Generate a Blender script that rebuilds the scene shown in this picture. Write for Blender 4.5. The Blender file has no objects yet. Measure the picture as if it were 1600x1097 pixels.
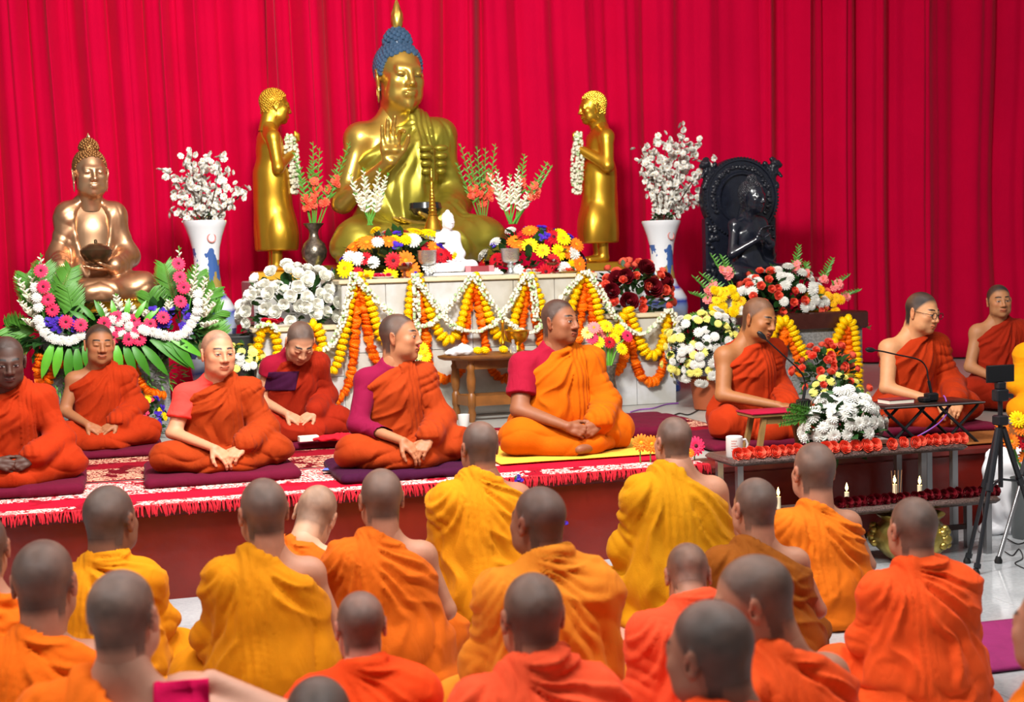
import bpy, math, random
import numpy as np
from mathutils import Vector, Matrix

# ------------------------------------------------------------------ camera
scn = bpy.context.scene
COL = scn.collection
FPX, HC, YAW, ROLL, YH = 2100.0, 1.56, math.radians(15.8), math.radians(1.6), 415.0
PITCH = math.atan((548.5 - YH) / FPX)
FWD = Vector((math.sin(YAW) * math.cos(PITCH), math.cos(YAW) * math.cos(PITCH), -math.sin(PITCH)))
R0 = Vector((math.cos(YAW), -math.sin(YAW), 0))
U0 = R0.cross(FWD)
RT = R0 * math.cos(ROLL) - U0 * math.sin(ROLL)
UP = R0 * math.sin(ROLL) + U0 * math.cos(ROLL)
EYE = Vector((0, 0, HC))
cam = bpy.data.cameras.new('camera')
camo = bpy.data.objects.new('camera', cam); COL.objects.link(camo)
cam.sensor_width = 36.0
cam.lens = 36.0 * FPX / 1600.0
M = Matrix(((RT.x, UP.x, -FWD.x, EYE.x), (RT.y, UP.y, -FWD.y, EYE.y), (RT.z, UP.z, -FWD.z, EYE.z), (0, 0, 0, 1)))
camo.matrix_world = M
cam.clip_start = 0.05; cam.clip_end = 100
cam.dof.use_dof = True; cam.dof.focus_distance = 7.6; cam.dof.aperture_fstop = 3.2
scn.camera = camo

# ------------------------------------------------------------------ world, lights, exposure
w = bpy.data.worlds.new('hall_ambience'); scn.world = w; w.use_nodes = True
w.node_tree.nodes['Background'].inputs[0].default_value = (1.0, 0.97, 0.95, 1)
w.node_tree.nodes['Background'].inputs[1].default_value = 0.20
vs = scn.view_settings
vs.view_transform = 'Standard'; vs.look = 'None'; vs.gamma = 1.0; vs.use_curve_mapping = False
vs.exposure = 0.15

def area_light(name, loc, target, sx, sy, power, color=(1, 1, 1)):
    l = bpy.data.lights.new(name, 'AREA'); l.shape = 'RECTANGLE'; l.size = sx; l.size_y = sy
    l.energy = power; l.color = color
    o = bpy.data.objects.new(name, l); COL.objects.link(o)
    o.location = loc
    o.rotation_euler = (Vector(target) - Vector(loc)).to_track_quat('-Z', 'Y').to_euler()
    return o
# ceiling light rows of the hall and the flood lamp that points at the altar
area_light('hall_ceiling_light', (-0.5, 3.6, 4.6), (-0.3, 4.4, 0), 3.0, 0.8, 230, (1, .98, .95))
area_light('hall_ceiling_light', (3.5, 4.2, 4.6), (3.3, 5.0, 0), 3.0, 0.8, 145, (1, .98, .95))
area_light('altar_flood_light', (1.0, 5.2, 4.3), (1.7, 11.5, 2.2), 0.9, 0.5, 390, (1, .97, .92))

# ------------------------------------------------------------------ picture to place
def ray(px, py):
    return (FWD + RT * ((px - 800) / FPX) + UP * (-(py - 548.5) / FPX))
def on(px, py, z):                      # point of the horizontal plane z seen at a pixel
    r = ray(px, py); t = (z - HC) / r.z
    return EYE + r * t
def at(px, py, y):                      # point of the plane y = const (parallel to the stage front)
    r = ray(px, py); t = y / r.y
    return EYE + r * t
def dist(px, py, d):                    # point at depth d
    return EYE + ray(px, py) * d

# ------------------------------------------------------------------ materials
def lin(h):
    if not isinstance(h, str): return tuple(h)
    h = h.lstrip('#'); c = [int(h[i:i + 2], 16) / 255 for i in (0, 2, 4)]
    return tuple(((v + .055) / 1.055) ** 2.4 if v > .04045 else v / 12.92 for v in c)
MATS = {}
def mat(name, color, rough=.5, metal=0., var=0., vscale=8., bump=0., bscale=60., sheen=0., spec=.5, coat=0., trans=0., sss=0., emit=None, estr=0., attr=None, alt=None):
    if name in MATS: return MATS[name]
    m = bpy.data.materials.new(name); m.use_nodes = True
    nt = m.node_tree; b = nt.nodes['Principled BSDF']; L = nt.links
    c = lin(color)
    b.inputs['Base Color'].default_value = (*c, 1)
    b.inputs['Roughness'].default_value = rough; b.inputs['Metallic'].default_value = metal
    b.inputs['Specular IOR Level'].default_value = spec
    b.inputs['Coat Weight'].default_value = coat
    b.inputs['Transmission Weight'].default_value = trans
    if sheen: b.inputs['Sheen Weight'].default_value = sheen; b.inputs['Sheen Roughness'].default_value = .4
    if sss:
        b.inputs['Subsurface Weight'].default_value = sss; b.inputs['Subsurface Radius'].default_value = (.012, .005, .003)
        b.inputs['Subsurface Scale'].default_value = 1.0
    if emit: b.inputs['Emission Color'].default_value = (*lin(emit), 1); b.inputs['Emission Strength'].default_value = estr
    tc = nt.nodes.new('ShaderNodeTexCoord')
    src = None
    if attr:
        a = nt.nodes.new('ShaderNodeAttribute'); a.attribute_name = attr; src = a.outputs['Color']
    if var or alt:
        n = nt.nodes.new('ShaderNodeTexNoise'); n.inputs['Scale'].default_value = vscale; n.inputs['Detail'].default_value = 5
        L.new(tc.outputs['Object'], n.inputs['Vector'])
        mx = nt.nodes.new('ShaderNodeMix'); mx.data_type = 'RGBA'
        if alt:
            rp = nt.nodes.new('ShaderNodeValToRGB'); rp.color_ramp.elements[0].position = .42; rp.color_ramp.elements[1].position = .62
            L.new(n.outputs['Fac'], rp.inputs[0]); L.new(rp.outputs[0], mx.inputs[0])
            mx.inputs[6].default_value = (*c, 1); mx.inputs[7].default_value = (*lin(alt), 1)
        else:
            mp = nt.nodes.new('ShaderNodeMapRange'); mp.inputs[1].default_value = .3; mp.inputs[2].default_value = .7
            L.new(n.outputs['Fac'], mp.inputs[0]); L.new(mp.outputs[0], mx.inputs[0])
            if src is not None:
                mx.blend_type = 'MULTIPLY'; mx.inputs[0].default_value = 1
                L.remove(mx.inputs[0].links[0])
                cr = nt.nodes.new('ShaderNodeValToRGB'); cr.color_ramp.elements[0].color = (1 - var,) * 3 + (1,); cr.color_ramp.elements[1].color = (1, 1, 1, 1)
                L.new(mp.outputs[0], cr.inputs[0]); L.new(src, mx.inputs[6]); L.new(cr.outputs[0], mx.inputs[7])
            else:
                mx.inputs[6].default_value = (*[v * (1 - var) for v in c], 1)
                mx.inputs[7].default_value = (*[min(1, v * (1 + var)) for v in c], 1)
        src = mx.outputs[2]
    if src is not None: L.new(src, b.inputs['Base Color'])
    if bump:
        n2 = nt.nodes.new('ShaderNodeTexNoise'); n2.inputs['Scale'].default_value = bscale; n2.inputs['Detail'].default_value = 4
        L.new(tc.outputs['Object'], n2.inputs['Vector'])
        bp = nt.nodes.new('ShaderNodeBump'); bp.inputs['Strength'].default_value = bump; bp.inputs['Distance'].default_value = .01
        L.new(n2.outputs['Fac'], bp.inputs['Height']); L.new(bp.outputs[0], b.inputs['Normal'])
    MATS[name] = m
    return m

# ------------------------------------------------------------------ objects
def link(name, me, parent=None, loc=None, rot=None, sc=None, **props):
    o = bpy.data.objects.new(name, me); COL.objects.link(o)
    if parent is not None: o.parent = parent
    if loc is not None: o.location = loc
    if rot is not None: o.rotation_euler = rot
    if sc is not None: o.scale = (sc,) * 3 if isinstance(sc, (int, float)) else sc
    for k, v in props.items():
        if v is not None: o[k] = v
    return o
def thing(name, label, category, loc=(0, 0, 0), rz=0., group=None, kind=None):
    return link(name, None, None, loc, (0, 0, rz), None, label=label, category=category, group=group, kind=kind)
def mesh(name, V, F, mats, smooth=True, mi=None):
    me = bpy.data.meshes.new(name)
    me.from_pydata([tuple(map(float, v)) for v in V], [], [tuple(map(int, f)) for f in F])
    for m in (mats if isinstance(mats, (list, tuple)) else [mats]): me.materials.append(m)
    if mi is not None: me.polygons.foreach_set('material_index', np.asarray(mi, dtype=np.int32))
    if smooth: me.polygons.foreach_set('use_smooth', np.ones(len(me.polygons), dtype=bool))
    me.update()
    return me
def fastmesh(name, V, Q, mats, cols=None):
    me = bpy.data.meshes.new(name)
    V = np.ascontiguousarray(V, np.float32); Q = np.ascontiguousarray(Q, np.int32)
    me.vertices.add(len(V)); me.vertices.foreach_set('co', V.ravel())
    me.loops.add(Q.size); me.loops.foreach_set('vertex_index', Q.ravel())
    me.polygons.add(len(Q)); me.polygons.foreach_set('loop_start', np.arange(0, Q.size, Q.shape[1], dtype=np.int32))
    me.polygons.foreach_set('use_smooth', np.ones(len(Q), dtype=bool))
    for m in (mats if isinstance(mats, (list, tuple)) else [mats]): me.materials.append(m)
    me.update(calc_edges=True); me.validate()
    if cols is not None:
        ca = me.color_attributes.new('Col', 'FLOAT_COLOR', 'POINT')
        ca.data.foreach_set('color', np.ascontiguousarray(np.c_[cols, np.ones(len(cols))], np.float32).ravel())
    return me

class MB:                                # collects simple solids of ONE part
    def __init__(s): s.v = []; s.f = []; s.mi = []
    def add(s, V, F, mi=0):
        b = len(s.v); s.v += [tuple(v) for v in V]; s.f += [tuple(i + b for i in f) for f in F]; s.mi += [mi] * len(F); return s
    def box(s, lo, hi, mi=0, bev=0.):
        x0, y0, z0 = lo; x1, y1, z1 = hi
        if bev <= 0:
            V = [(x0, y0, z0), (x1, y0, z0), (x1, y1, z0), (x0, y1, z0), (x0, y0, z1), (x1, y0, z1), (x1, y1, z1), (x0, y1, z1)]
            F = [(3, 2, 1, 0), (4, 5, 6, 7), (0, 1, 5, 4), (1, 2, 6, 5), (2, 3, 7, 6), (3, 0, 4, 7)]
            return s.add(V, F, mi)
        b = bev; V = []
        def ring(z, k):
            return [(x0 + b + k, y0 + k, z), (x1 - b - k, y0 + k, z), (x1 - k, y0 + b + k, z), (x1 - k, y1 - b - k, z), (x1 - b - k, y1 - k, z), (x0 + b + k, y1 - k, z), (x0 + k, y1 - b - k, z), (x0 + k, y0 + b + k, z)]
        V = ring(z0, b) + ring(z0 + b, 0) + ring(z1 - b, 0) + ring(z1, b)
        F = [tuple(range(7, -1, -1)), tuple(range(24, 32))]
        for r in range(3):
            for i in range(8): F.append((r * 8 + i, r * 8 + (i + 1) % 8, r * 8 + 8 + (i + 1) % 8, r * 8 + 8 + i))
        return s.add(V, F, mi)
    def lathe(s, prof, n=24, c=(0, 0, 0), mi=0, rf=None, cap=True):
        V = []; F = []
        for (r, z) in prof:
            for i in range(n):
                a = 2 * math.pi * i / n; k = rf(a, z) if rf else 1.
                V.append((c[0] + r * k * math.cos(a), c[1] + r * k * math.sin(a), c[2] + z))
        for j in range(len(prof) - 1):
            for i in range(n):
                F.append((j * n + i, j * n + (i + 1) % n, (j + 1) * n + (i + 1) % n, (j + 1) * n + i))
        if cap:
            F.append(tuple(range(n - 1, -1, -1))); F.append(tuple(range((len(prof) - 1) * n, len(prof) * n)))
        return s.add(V, F, mi)
    def tube(s, pts, r, n=8, mi=0, cap=True):
        pts = [Vector(p) for p in pts]; rs = r if isinstance(r, (list, tuple)) else [r] * len(pts)
        V = []; F = []; prev = None
        for i, p in enumerate(pts):
            t = (pts[min(i + 1, len(pts) - 1)] - pts[max(i - 1, 0)]).normalized()
            if prev is None: u = t.orthogonal().normalized()
            else:
                u = prev - t * prev.dot(t)
                u = u.normalized() if u.length > 1e-6 else t.orthogonal().normalized()
            prev = u; wv = t.cross(u)
            for k in range(n):
                a = 2 * math.pi * k / n; V.append(p + u * (rs[i] * math.cos(a)) + wv * (rs[i] * math.sin(a)))
        for j in range(len(pts) - 1):
            for k in range(n): F.append((j * n + k, j * n + (k + 1) % n, (j + 1) * n + (k + 1) % n, (j + 1) * n + k))
        if cap: F.append(tuple(range(n - 1, -1, -1))); F.append(tuple(range((len(pts) - 1) * n, len(pts) * n)))
        return s.add(V, F, mi)
    def ball(s, c, r, n=10, m=6, mi=0):
        rr = r if isinstance(r, (list, tuple)) else (r, r, r); V = [(c[0], c[1], c[2] - rr[2])]; F = []
        for j in range(1, m):
            ph = -math.pi / 2 + math.pi * j / m
            for i in range(n):
                a = 2 * math.pi * i / n; V.append((c[0] + rr[0] * math.cos(ph) * math.cos(a), c[1] + rr[1] * math.cos(ph) * math.sin(a), c[2] + rr[2] * math.sin(ph)))
        V.append((c[0], c[1], c[2] + rr[2])); T = len(V) - 1
        for i in range(n):
            F.append((0, 1 + (i + 1) % n, 1 + i)); F.append((T, T - n + i, T - n + (i + 1) % n))
            for j in range(m - 2): F.append((1 + j * n + i, 1 + j * n + (i + 1) % n, 1 + (j + 1) * n + (i + 1) % n, 1 + (j + 1) * n + i))
        return s.add(V, F, mi)
    def xf(s, Mx):
        s.v = [tuple(Mx @ Vector(v)) for v in s.v]; return s
    def me(s, name, mats, smooth=True): return mesh(name, s.v, s.f, mats, smooth, s.mi)
    def build(s, name, mats, parent=None, smooth=True, loc=None, rot=None, sc=None, **props):
        me = s.me(name, mats, smooth)
        if smooth:
            try: me.set_sharp_from_angle(angle=math.radians(42))
            except Exception: pass
        return link(name, me, parent, loc, rot, sc, **props)
def tag(o, label, category, group=None, kind=None):
    o['label'] = label; o['category'] = category
    if group: o['group'] = group
    if kind: o['kind'] = kind
    return o
def struct(o): o['kind'] = 'structure'; return o

# ------------------------------------------------------------------ implicit surfaces
def sstep(a, b, x):
    t = np.clip((x - a) / (b - a), 0, 1); return t * t * (3 - 2 * t)
_rng = np.random.RandomState(5); _LAT = _rng.rand(32, 32, 32).astype(np.float32)
def vnoise(P):                           # value noise 0..1
    i = np.floor(P).astype(np.int64); f = (P - i).astype(np.float32); f = f * f * (3 - 2 * f); i &= 31; j = (i + 1) & 31
    x0, y0, z0 = i[:, 0], i[:, 1], i[:, 2]; x1, y1, z1 = j[:, 0], j[:, 1], j[:, 2]; fx, fy, fz = f[:, 0], f[:, 1], f[:, 2]
    a = _LAT[x0, y0, z0] * (1 - fx) + _LAT[x1, y0, z0] * fx; b = _LAT[x0, y1, z0] * (1 - fx) + _LAT[x1, y1, z0] * fx
    c = _LAT[x0, y0, z1] * (1 - fx) + _LAT[x1, y0, z1] * fx; d = _LAT[x0, y1, z1] * (1 - fx) + _LAT[x1, y1, z1] * fx
    return (a * (1 - fy) + b * fy) * (1 - fz) + (c * (1 - fy) + d * fy) * fz
class Cap:                               # tapered capsule
    def __init__(s, a, b, ra, rb=None, k=.02):
        s.a = np.array(a, np.float32); s.b = np.array(b, np.float32); s.ra = ra; s.rb = ra if rb is None else rb; s.k = k
    def box(s):
        r = max(s.ra, s.rb); return np.minimum(s.a, s.b) - r, np.maximum(s.a, s.b) + r
    def d(s, X, Y, Z):
        u = s.b - s.a; L = float(u @ u) + 1e-12
        px, py, pz = X - s.a[0], Y - s.a[1], Z - s.a[2]
        t = np.clip((px * u[0] + py * u[1] + pz * u[2]) / L, 0, 1)
        return np.sqrt((px - t * u[0]) ** 2 + (py - t * u[1]) ** 2 + (pz - t * u[2]) ** 2) - (s.ra + (s.rb - s.ra) * t)
    def inf(s, e): return Cap(s.a, s.b, s.ra + e, s.rb + e, s.k)
class Ell:                               # ellipsoid, optional rotation matrix (columns = axes)
    def __init__(s, c, r, k=.02, R=None):
        s.c = np.array(c, np.float32); s.r = np.array(r, np.float32); s.k = k; s.R = None if R is None else np.array(R, np.float32)
    def box(s):
        e = s.r if s.R is None else np.full(3, s.r.max()); return s.c - e, s.c + e
    def d(s, X, Y, Z):
        x, y, z = X - s.c[0], Y - s.c[1], Z - s.c[2]
        if s.R is not None:
            R = s.R; x, y, z = x * R[0, 0] + y * R[1, 0] + z * R[2, 0], x * R[0, 1] + y * R[1, 1] + z * R[2, 1], x * R[0, 2] + y * R[1, 2] + z * R[2, 2]
        x = x / s.r[0]; y = y / s.r[1]; z = z / s.r[2]
        k0 = np.sqrt(x * x + y * y + z * z) + 1e-9
        k1 = np.sqrt((x / s.r[0]) ** 2 + (y / s.r[1]) ** 2 + (z / s.r[2]) ** 2) + 1e-9
        return k0 * (k0 - 1) / k1
    def inf(s, e): return Ell(s.c, s.r + e, s.k, s.R)
class Grid:
    def __init__(s, lo, hi, h):
        s.h = h; s.lo = np.array(lo, np.float32)
        n = np.ceil((np.array(hi) - np.array(lo)) / h).astype(int) + 1
        s.ax = [s.lo[i] + np.arange(n[i], dtype=np.float32) * h for i in range(3)]
        s.D = np.full(n, 1., np.float32)
    def _sl(s, p, m):
        lo, hi = p.box(); sl = []
        for i in range(3):
            a = int(max(0, math.floor((lo[i] - m - s.lo[i]) / s.h))); b = int(min(len(s.ax[i]), math.ceil((hi[i] + m - s.lo[i]) / s.h) + 1))
            if b <= a: return None
            sl.append(slice(a, b))
        return tuple(sl)
    def _xyz(s, sl): return s.ax[0][sl[0]][:, None, None], s.ax[1][sl[1]][None, :, None], s.ax[2][sl[2]][None, None, :]
    def add(s, *prims):
        for p in prims:
            sl = s._sl(p, p.k + 2.5 * s.h)
            if sl is None: continue
            d = p.d(*s._xyz(sl)); D = s.D[sl]; k = max(p.k, 1e-5)
            hh = np.maximum(k - np.abs(D - d), 0) / k
            s.D[sl] = np.minimum(D, d) - hh * hh * k * .25
        return s
    def sub(s, *prims):
        for p in prims:
            sl = s._sl(p, p.k + 2.5 * s.h)
            if sl is None: continue
            d = -p.d(*s._xyz(sl)); D = s.D[sl]; k = max(p.k, 1e-5)
            hh = np.maximum(k - np.abs(D - d), 0) / k
            s.D[sl] = np.maximum(D, d) + hh * hh * k * .25
        return s
    def cut(s, n, p0):                   # keep the side against n
        n = np.array(n, np.float32); n = n / np.linalg.norm(n)
        X, Y, Z = s.ax[0][:, None, None], s.ax[1][None, :, None], s.ax[2][None, None, :]
        s.D = np.maximum(s.D, (X - p0[0]) * n[0] + (Y - p0[1]) * n[1] + (Z - p0[2]) * n[2]); return s
    def mesh(s):
        D = s.D; S = D < 0; nx, ny, nz = D.shape
        c = S[:-1, :-1, :-1].astype(np.int8)
        tot = np.zeros((nx - 1, ny - 1, nz - 1), np.int8)
        for dx in (0, 1):
            for dy in (0, 1):
                for dz in (0, 1): tot += S[dx:nx - 1 + dx, dy:ny - 1 + dy, dz:nz - 1 + dz]
        I, J, K = np.nonzero((tot > 0) & (tot < 8))
        n = len(I); idx = np.full(tot.shape, -1, np.int32); idx[I, J, K] = np.arange(n)
        C = np.array([[a, b, d] for a in (0, 1) for b in (0, 1) for d in (0, 1)])
        V8 = np.stack([D[I + o[0], J + o[1], K + o[2]] for o in C], 1)
        acc = np.zeros((n, 3), np.float32); cnt = np.zeros(n, np.float32)
        for a in range(8):
            for b in range(a + 1, 8):
                if abs(C[a] - C[b]).sum() != 1: continue
                da, db = V8[:, a], V8[:, b]; mk = (da < 0) != (db < 0)
                t = np.where(mk, da / np.where(mk, da - db, 1), 0)
                acc += mk[:, None] * (C[a][None] + t[:, None] * (C[b] - C[a])[None]); cnt += mk
        V = (np.stack([I, J, K], 1) + acc / cnt[:, None]) * s.h + s.lo
        Q = []
        for ax in range(3):
            u, v = [(1, 2), (2, 0), (0, 1)][ax]
            sl0 = [slice(None)] * 3; sl1 = [slice(None)] * 3; sl0[ax] = slice(0, -1); sl1[ax] = slice(1, None)
            ch = S[tuple(sl0)] != S[tuple(sl1)]
            e = np.array(np.nonzero(ch)).T
            e = e[(e[:, u] > 0) & (e[:, v] > 0) & (e[:, u] < D.shape[u] - 1) & (e[:, v] < D.shape[v] - 1)]
            if not len(e): continue
            du = np.zeros(3, int); du[u] = 1; dv = np.zeros(3, int); dv[v] = 1
            g = lambda q: idx[q[:, 0], q[:, 1], q[:, 2]]
            q = np.stack([g(e - du - dv), g(e - dv), g(e), g(e - du)], 1)
            ins = S[e[:, 0], e[:, 1], e[:, 2]]
            q = np.where(ins[:, None], q, q[:, ::-1]); Q.append(q)
        Q = np.concatenate(Q) if Q else np.zeros((0, 4), int)
        Q = Q[(Q >= 0).all(1)]
        return V.astype(np.float32), Q
def vnormals(V, Q):
    n = np.cross(V[Q[:, 2]] - V[Q[:, 0]], V[Q[:, 3]] - V[Q[:, 1]])
    N = np.zeros_like(V)
    for i in range(4): np.add.at(N, Q[:, i], n)
    return N / (np.linalg.norm(N, axis=1, keepdims=True) + 1e-12)
def relax(V, Q, it=1, w=.5):
    for _ in range(it):
        A = np.zeros_like(V); c = np.zeros(len(V), np.float32)
        for i in range(4):
            j = (i + 1) % 4
            np.add.at(A, Q[:, i], V[Q[:, j]]); np.add.at(A, Q[:, j], V[Q[:, i]]); np.add.at(c, Q[:, i], 1); np.add.at(c, Q[:, j], 1)
        ok = c > 0
        V = V.copy(); V[ok] = V[ok] * (1 - w) + w * A[ok] / c[ok][:, None]
    return V
def joinm(parts):
    Vs = []; Qs = []; Cs = []; b = 0
    for V, Q, C in parts:
        Vs.append(V); Qs.append(Q + b); Cs.append(C); b += len(V)
    return np.concatenate(Vs), np.concatenate(Qs), np.concatenate(Cs)

# ------------------------------------------------------------------ people: heads
def rotm(rx=0, ry=0, rz=0):
    return np.array((Matrix.Rotation(rz, 3, 'Z') @ Matrix.Rotation(ry, 3, 'Y') @ Matrix.Rotation(rx, 3, 'X')), np.float32)
HEADS = {}
def head_mesh(kind='adult', fat=0., long=0., nose=1., eyes='open', h=.0036, ears=1., jaw=1., buddha=False):
    """head + neck around the head centre, face towards -y; returns V, Q"""
    key = (kind, fat, long, nose, eyes, h, ears, jaw, buddha)
    if key in HEADS: return HEADS[key]
    g = Grid((-.105, -.135, -.185), (.105, .13, .13), h)
    f = 1 + fat
    g.add(Ell((0, .016, .030), (.0745, .092, .084), .03),
          Ell((0, -.026, -.030), (.0605 * f, .066, .080 + long), .03),
          Ell((0, -.036, -.074 - long), (.043 * f * jaw, .048, .038), .025),
          Ell((0, -.066, -.094 - long), (.021 * jaw * f, .020, .017), .02),
          Ell((-.041 * f, -.056, -.022), (.023, .024, .022), .02), Ell((.041 * f, -.056, -.022), (.023, .024, .022), .02),
          Ell((-.045 * f, -.03, -.066), (.02, .035, .028), .03), Ell((.045 * f, -.03, -.066), (.02, .035, .028), .03),
          Cap((-.036, -.073, .021), (-.012, -.082, .018), .0095, .009, .018), Cap((.036, -.073, .021), (.012, -.082, .018), .0095, .009, .018))
    g.add(Cap((0, .034, -.055), (0, .046, -.20), .053 * (1 + fat * .8), .058 * (1 + fat * .8), .035),
          Cap((0, -.0, -.07), (0, .026, -.20), .042 * (1 + fat), .05 * (1 + fat), .03))
    g.sub(Ell((-.031, -.103, .0015), (.017, .017, .012), .014), Ell((.031, -.103, .0015), (.017, .017, .012), .014))
    ey = .0125
    for s in (-1, 1):
        g.add(Ell((s * .0305, -.0765, .0015), (.0150, .0135, .0105), .004))
        if eyes == 'open': g.add(Cap((s * .019, -.0845, .0075), (s * .043, -.0805, .0065), .0042, .0036, .003))
        else: g.add(Ell((s * .0305, -.0775, .003), (.0165, .0137, .010), .004))
        if eyes != 'open': g.sub(Cap((s * .018, -.0905, -.0035), (s * .044, -.0845, -.003), .0026, .0022, .002))
    n = nose
    g.add(Cap((0, -.086, .016), (0, -.0985 - .004 * n, -.026), .0078, .0105 * n, .010),
          Ell((0, -.101 - .004 * n, -.030), (.0118 * n, .0105, .0098), .006),
          Ell((-.0145 * n, -.0945, -.0335), (.009 * n, .010, .0078), .006), Ell((.0145 * n, -.0945, -.0335), (.009 * n, .010, .0078), .006))
    g.sub(Ell((-.0065 * n, -.102, -.042), (.0036, .004, .0045), .002), Ell((.0065 * n, -.102, -.042), (.0036, .004, .0045), .002))
    g.add(Ell((0, -.087, -.0585), (.024, .013, .0068), .007), Ell((0, -.085, -.0685), (.0205, .0135, .0078), .007))
    g.sub(Cap((-.0225, -.092, -.0637), (.0225, -.092, -.0637), .0022, .0022, .003), Cap((-.006, -.106, -.052), (.006, -.106, -.052), .0035, .0035, .006))
    for s in (-1, 1):
        R = rotm(0, s * .12, s * .38)
        g.add(Ell((s * .079, .012, -.006), (.0075, .0185 * ears, .032 * ears), .006, R), Ell((s * .077, .006, -.033 * (1.5 if buddha else 1)), (.006, .009, .011 + (.034 if buddha else 0)), .006))
        g.sub(Ell((s * .0875, .009, -.003), (.0062, .0105 * ears, .019 * ears), .004, R))
        if buddha: g.sub(Ell((s * .079, .007, -.058), (.02, .0035, .02), .002))
    V, Q = g.mesh()
    V = relax(V, Q, 1, .35)
    HEADS[key] = (V, Q)
    return HEADS[key]
def paint_head(V, skin, hair, lips, cut=.0, stubble=.8, eyes='open', brow=1., beard=0., seed=0):
    """colour per vertex; returns colours and hair mask"""
    x, y, z = V.T; n = len(V)
    C = np.tile(np.array(skin, np.float32), (n, 1))
    nz = vnoise(V * 55 + seed); C *= (.93 + .14 * nz)[:, None]
    def mixc(m, col):
        nonlocal C
        m = np.clip(m, 0, 1)[:, None]; C = C * (1 - m) + np.array(col, np.float32)[None] * m
    red = np.array(skin) * np.array((1.12, .82, .78))
    mixc(.6 * np.exp(-(((np.abs(x) - .043) / .02) ** 2 + ((z + .02) / .02) ** 2)) * (y < -.03), red)
    mixc(.5 * np.exp(-(x / .014) ** 2 - ((z + .03) / .014) ** 2) * (y < -.09), red)
    mixc(.55 * (np.abs(x) > .074) * sstep(-.06, -.03, z) * sstep(.05, .03, z), red)
    lip = sstep(.027, .019, np.abs(x)) * sstep(.0145, .0095, np.abs(z + .0632)) * (y < -.078)
    mixc(lip * .9, lips)
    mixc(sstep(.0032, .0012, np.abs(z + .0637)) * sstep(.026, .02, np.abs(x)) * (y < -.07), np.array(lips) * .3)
    hl = .062 + .012 * np.cos(np.clip(np.abs(x) / .06, 0, 1) * 1.5) - .0 * y
    front = z - (hl - sstep(-.055, .03, y) * .088)          # hairline comes down at temples, ears, nape
    back = sstep(.02, .05, y)
    lim = np.where(y > .03, z + .062 + .02 * (y < .06), front)
    hm = sstep(-.016, .016, lim) * (1 - (np.abs(x) > .0775) * sstep(.05, .035, z) * (y < .045))
    ns = .75 + .5 * vnoise(V * 300 + seed) * .6 + .2 * vnoise(V * 40 + seed)
    mixc(hm * stubble * (.86 + .28 * vnoise(V * 15 + seed * 2)), np.array(hair)); C *= (1 + ((ns - 1) * .5 + (vnoise(V * 22 + seed * 5) - .5) * .7 + (vnoise(V * 60 + seed * 3) - .5) * .35) * hm)[:, None]
    hb = np.minimum(np.array(hair), .03) * .4
    bz = .0265 + .004 * np.cos((np.abs(x) - .03) / .02 * 1.4) - .0
    mixc(brow * sstep(.0056, .0028, np.abs(z - bz)) * sstep(.010, .014, np.abs(x)) * sstep(.052, .044, np.abs(x)) * (y < -.045), hb)
    if beard:
        mixc(beard * sstep(.007, .004, np.abs(z + .0475)) * sstep(.028, .02, np.abs(x)) * (y < -.07) * (y > -.1045) * .8, hb)
        mixc(beard * .5 * sstep(-.08, -.092, z) * (y < -.06) * sstep(.02, .012, np.abs(x)), hb)
    ex = np.abs(x) - .0305
    if eyes == 'open':
        ew = sstep(.0128, .0108, np.abs(ex)) * sstep(1.0, .75, np.abs(z + .0005 + .00006) / (.0043 * np.sqrt(np.clip(1 - (ex / .0135) ** 2, .02, 1)))) * (y < -.07)
        mixc(ew, (.55, .52, .50)); 
        ix = x - np.sign(x) * .0305
        mixc(ew * sstep(.0072, .0055, np.sqrt(ix ** 2 + (z + .0) ** 2)), (.012, .008, .006))
        mixc(sstep(.0022, .0008, np.abs(z - .0043 * np.sqrt(np.clip(1 - (ex / .0135) ** 2, .02, 1)))) * sstep(.0145, .012, np.abs(ex)) * (y < -.07), (.008, .006, .005))
    else:
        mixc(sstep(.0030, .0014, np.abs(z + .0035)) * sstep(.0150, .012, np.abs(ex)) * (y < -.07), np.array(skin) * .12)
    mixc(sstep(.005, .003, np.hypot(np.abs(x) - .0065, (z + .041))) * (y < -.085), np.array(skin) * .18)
    return C, hm

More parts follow.
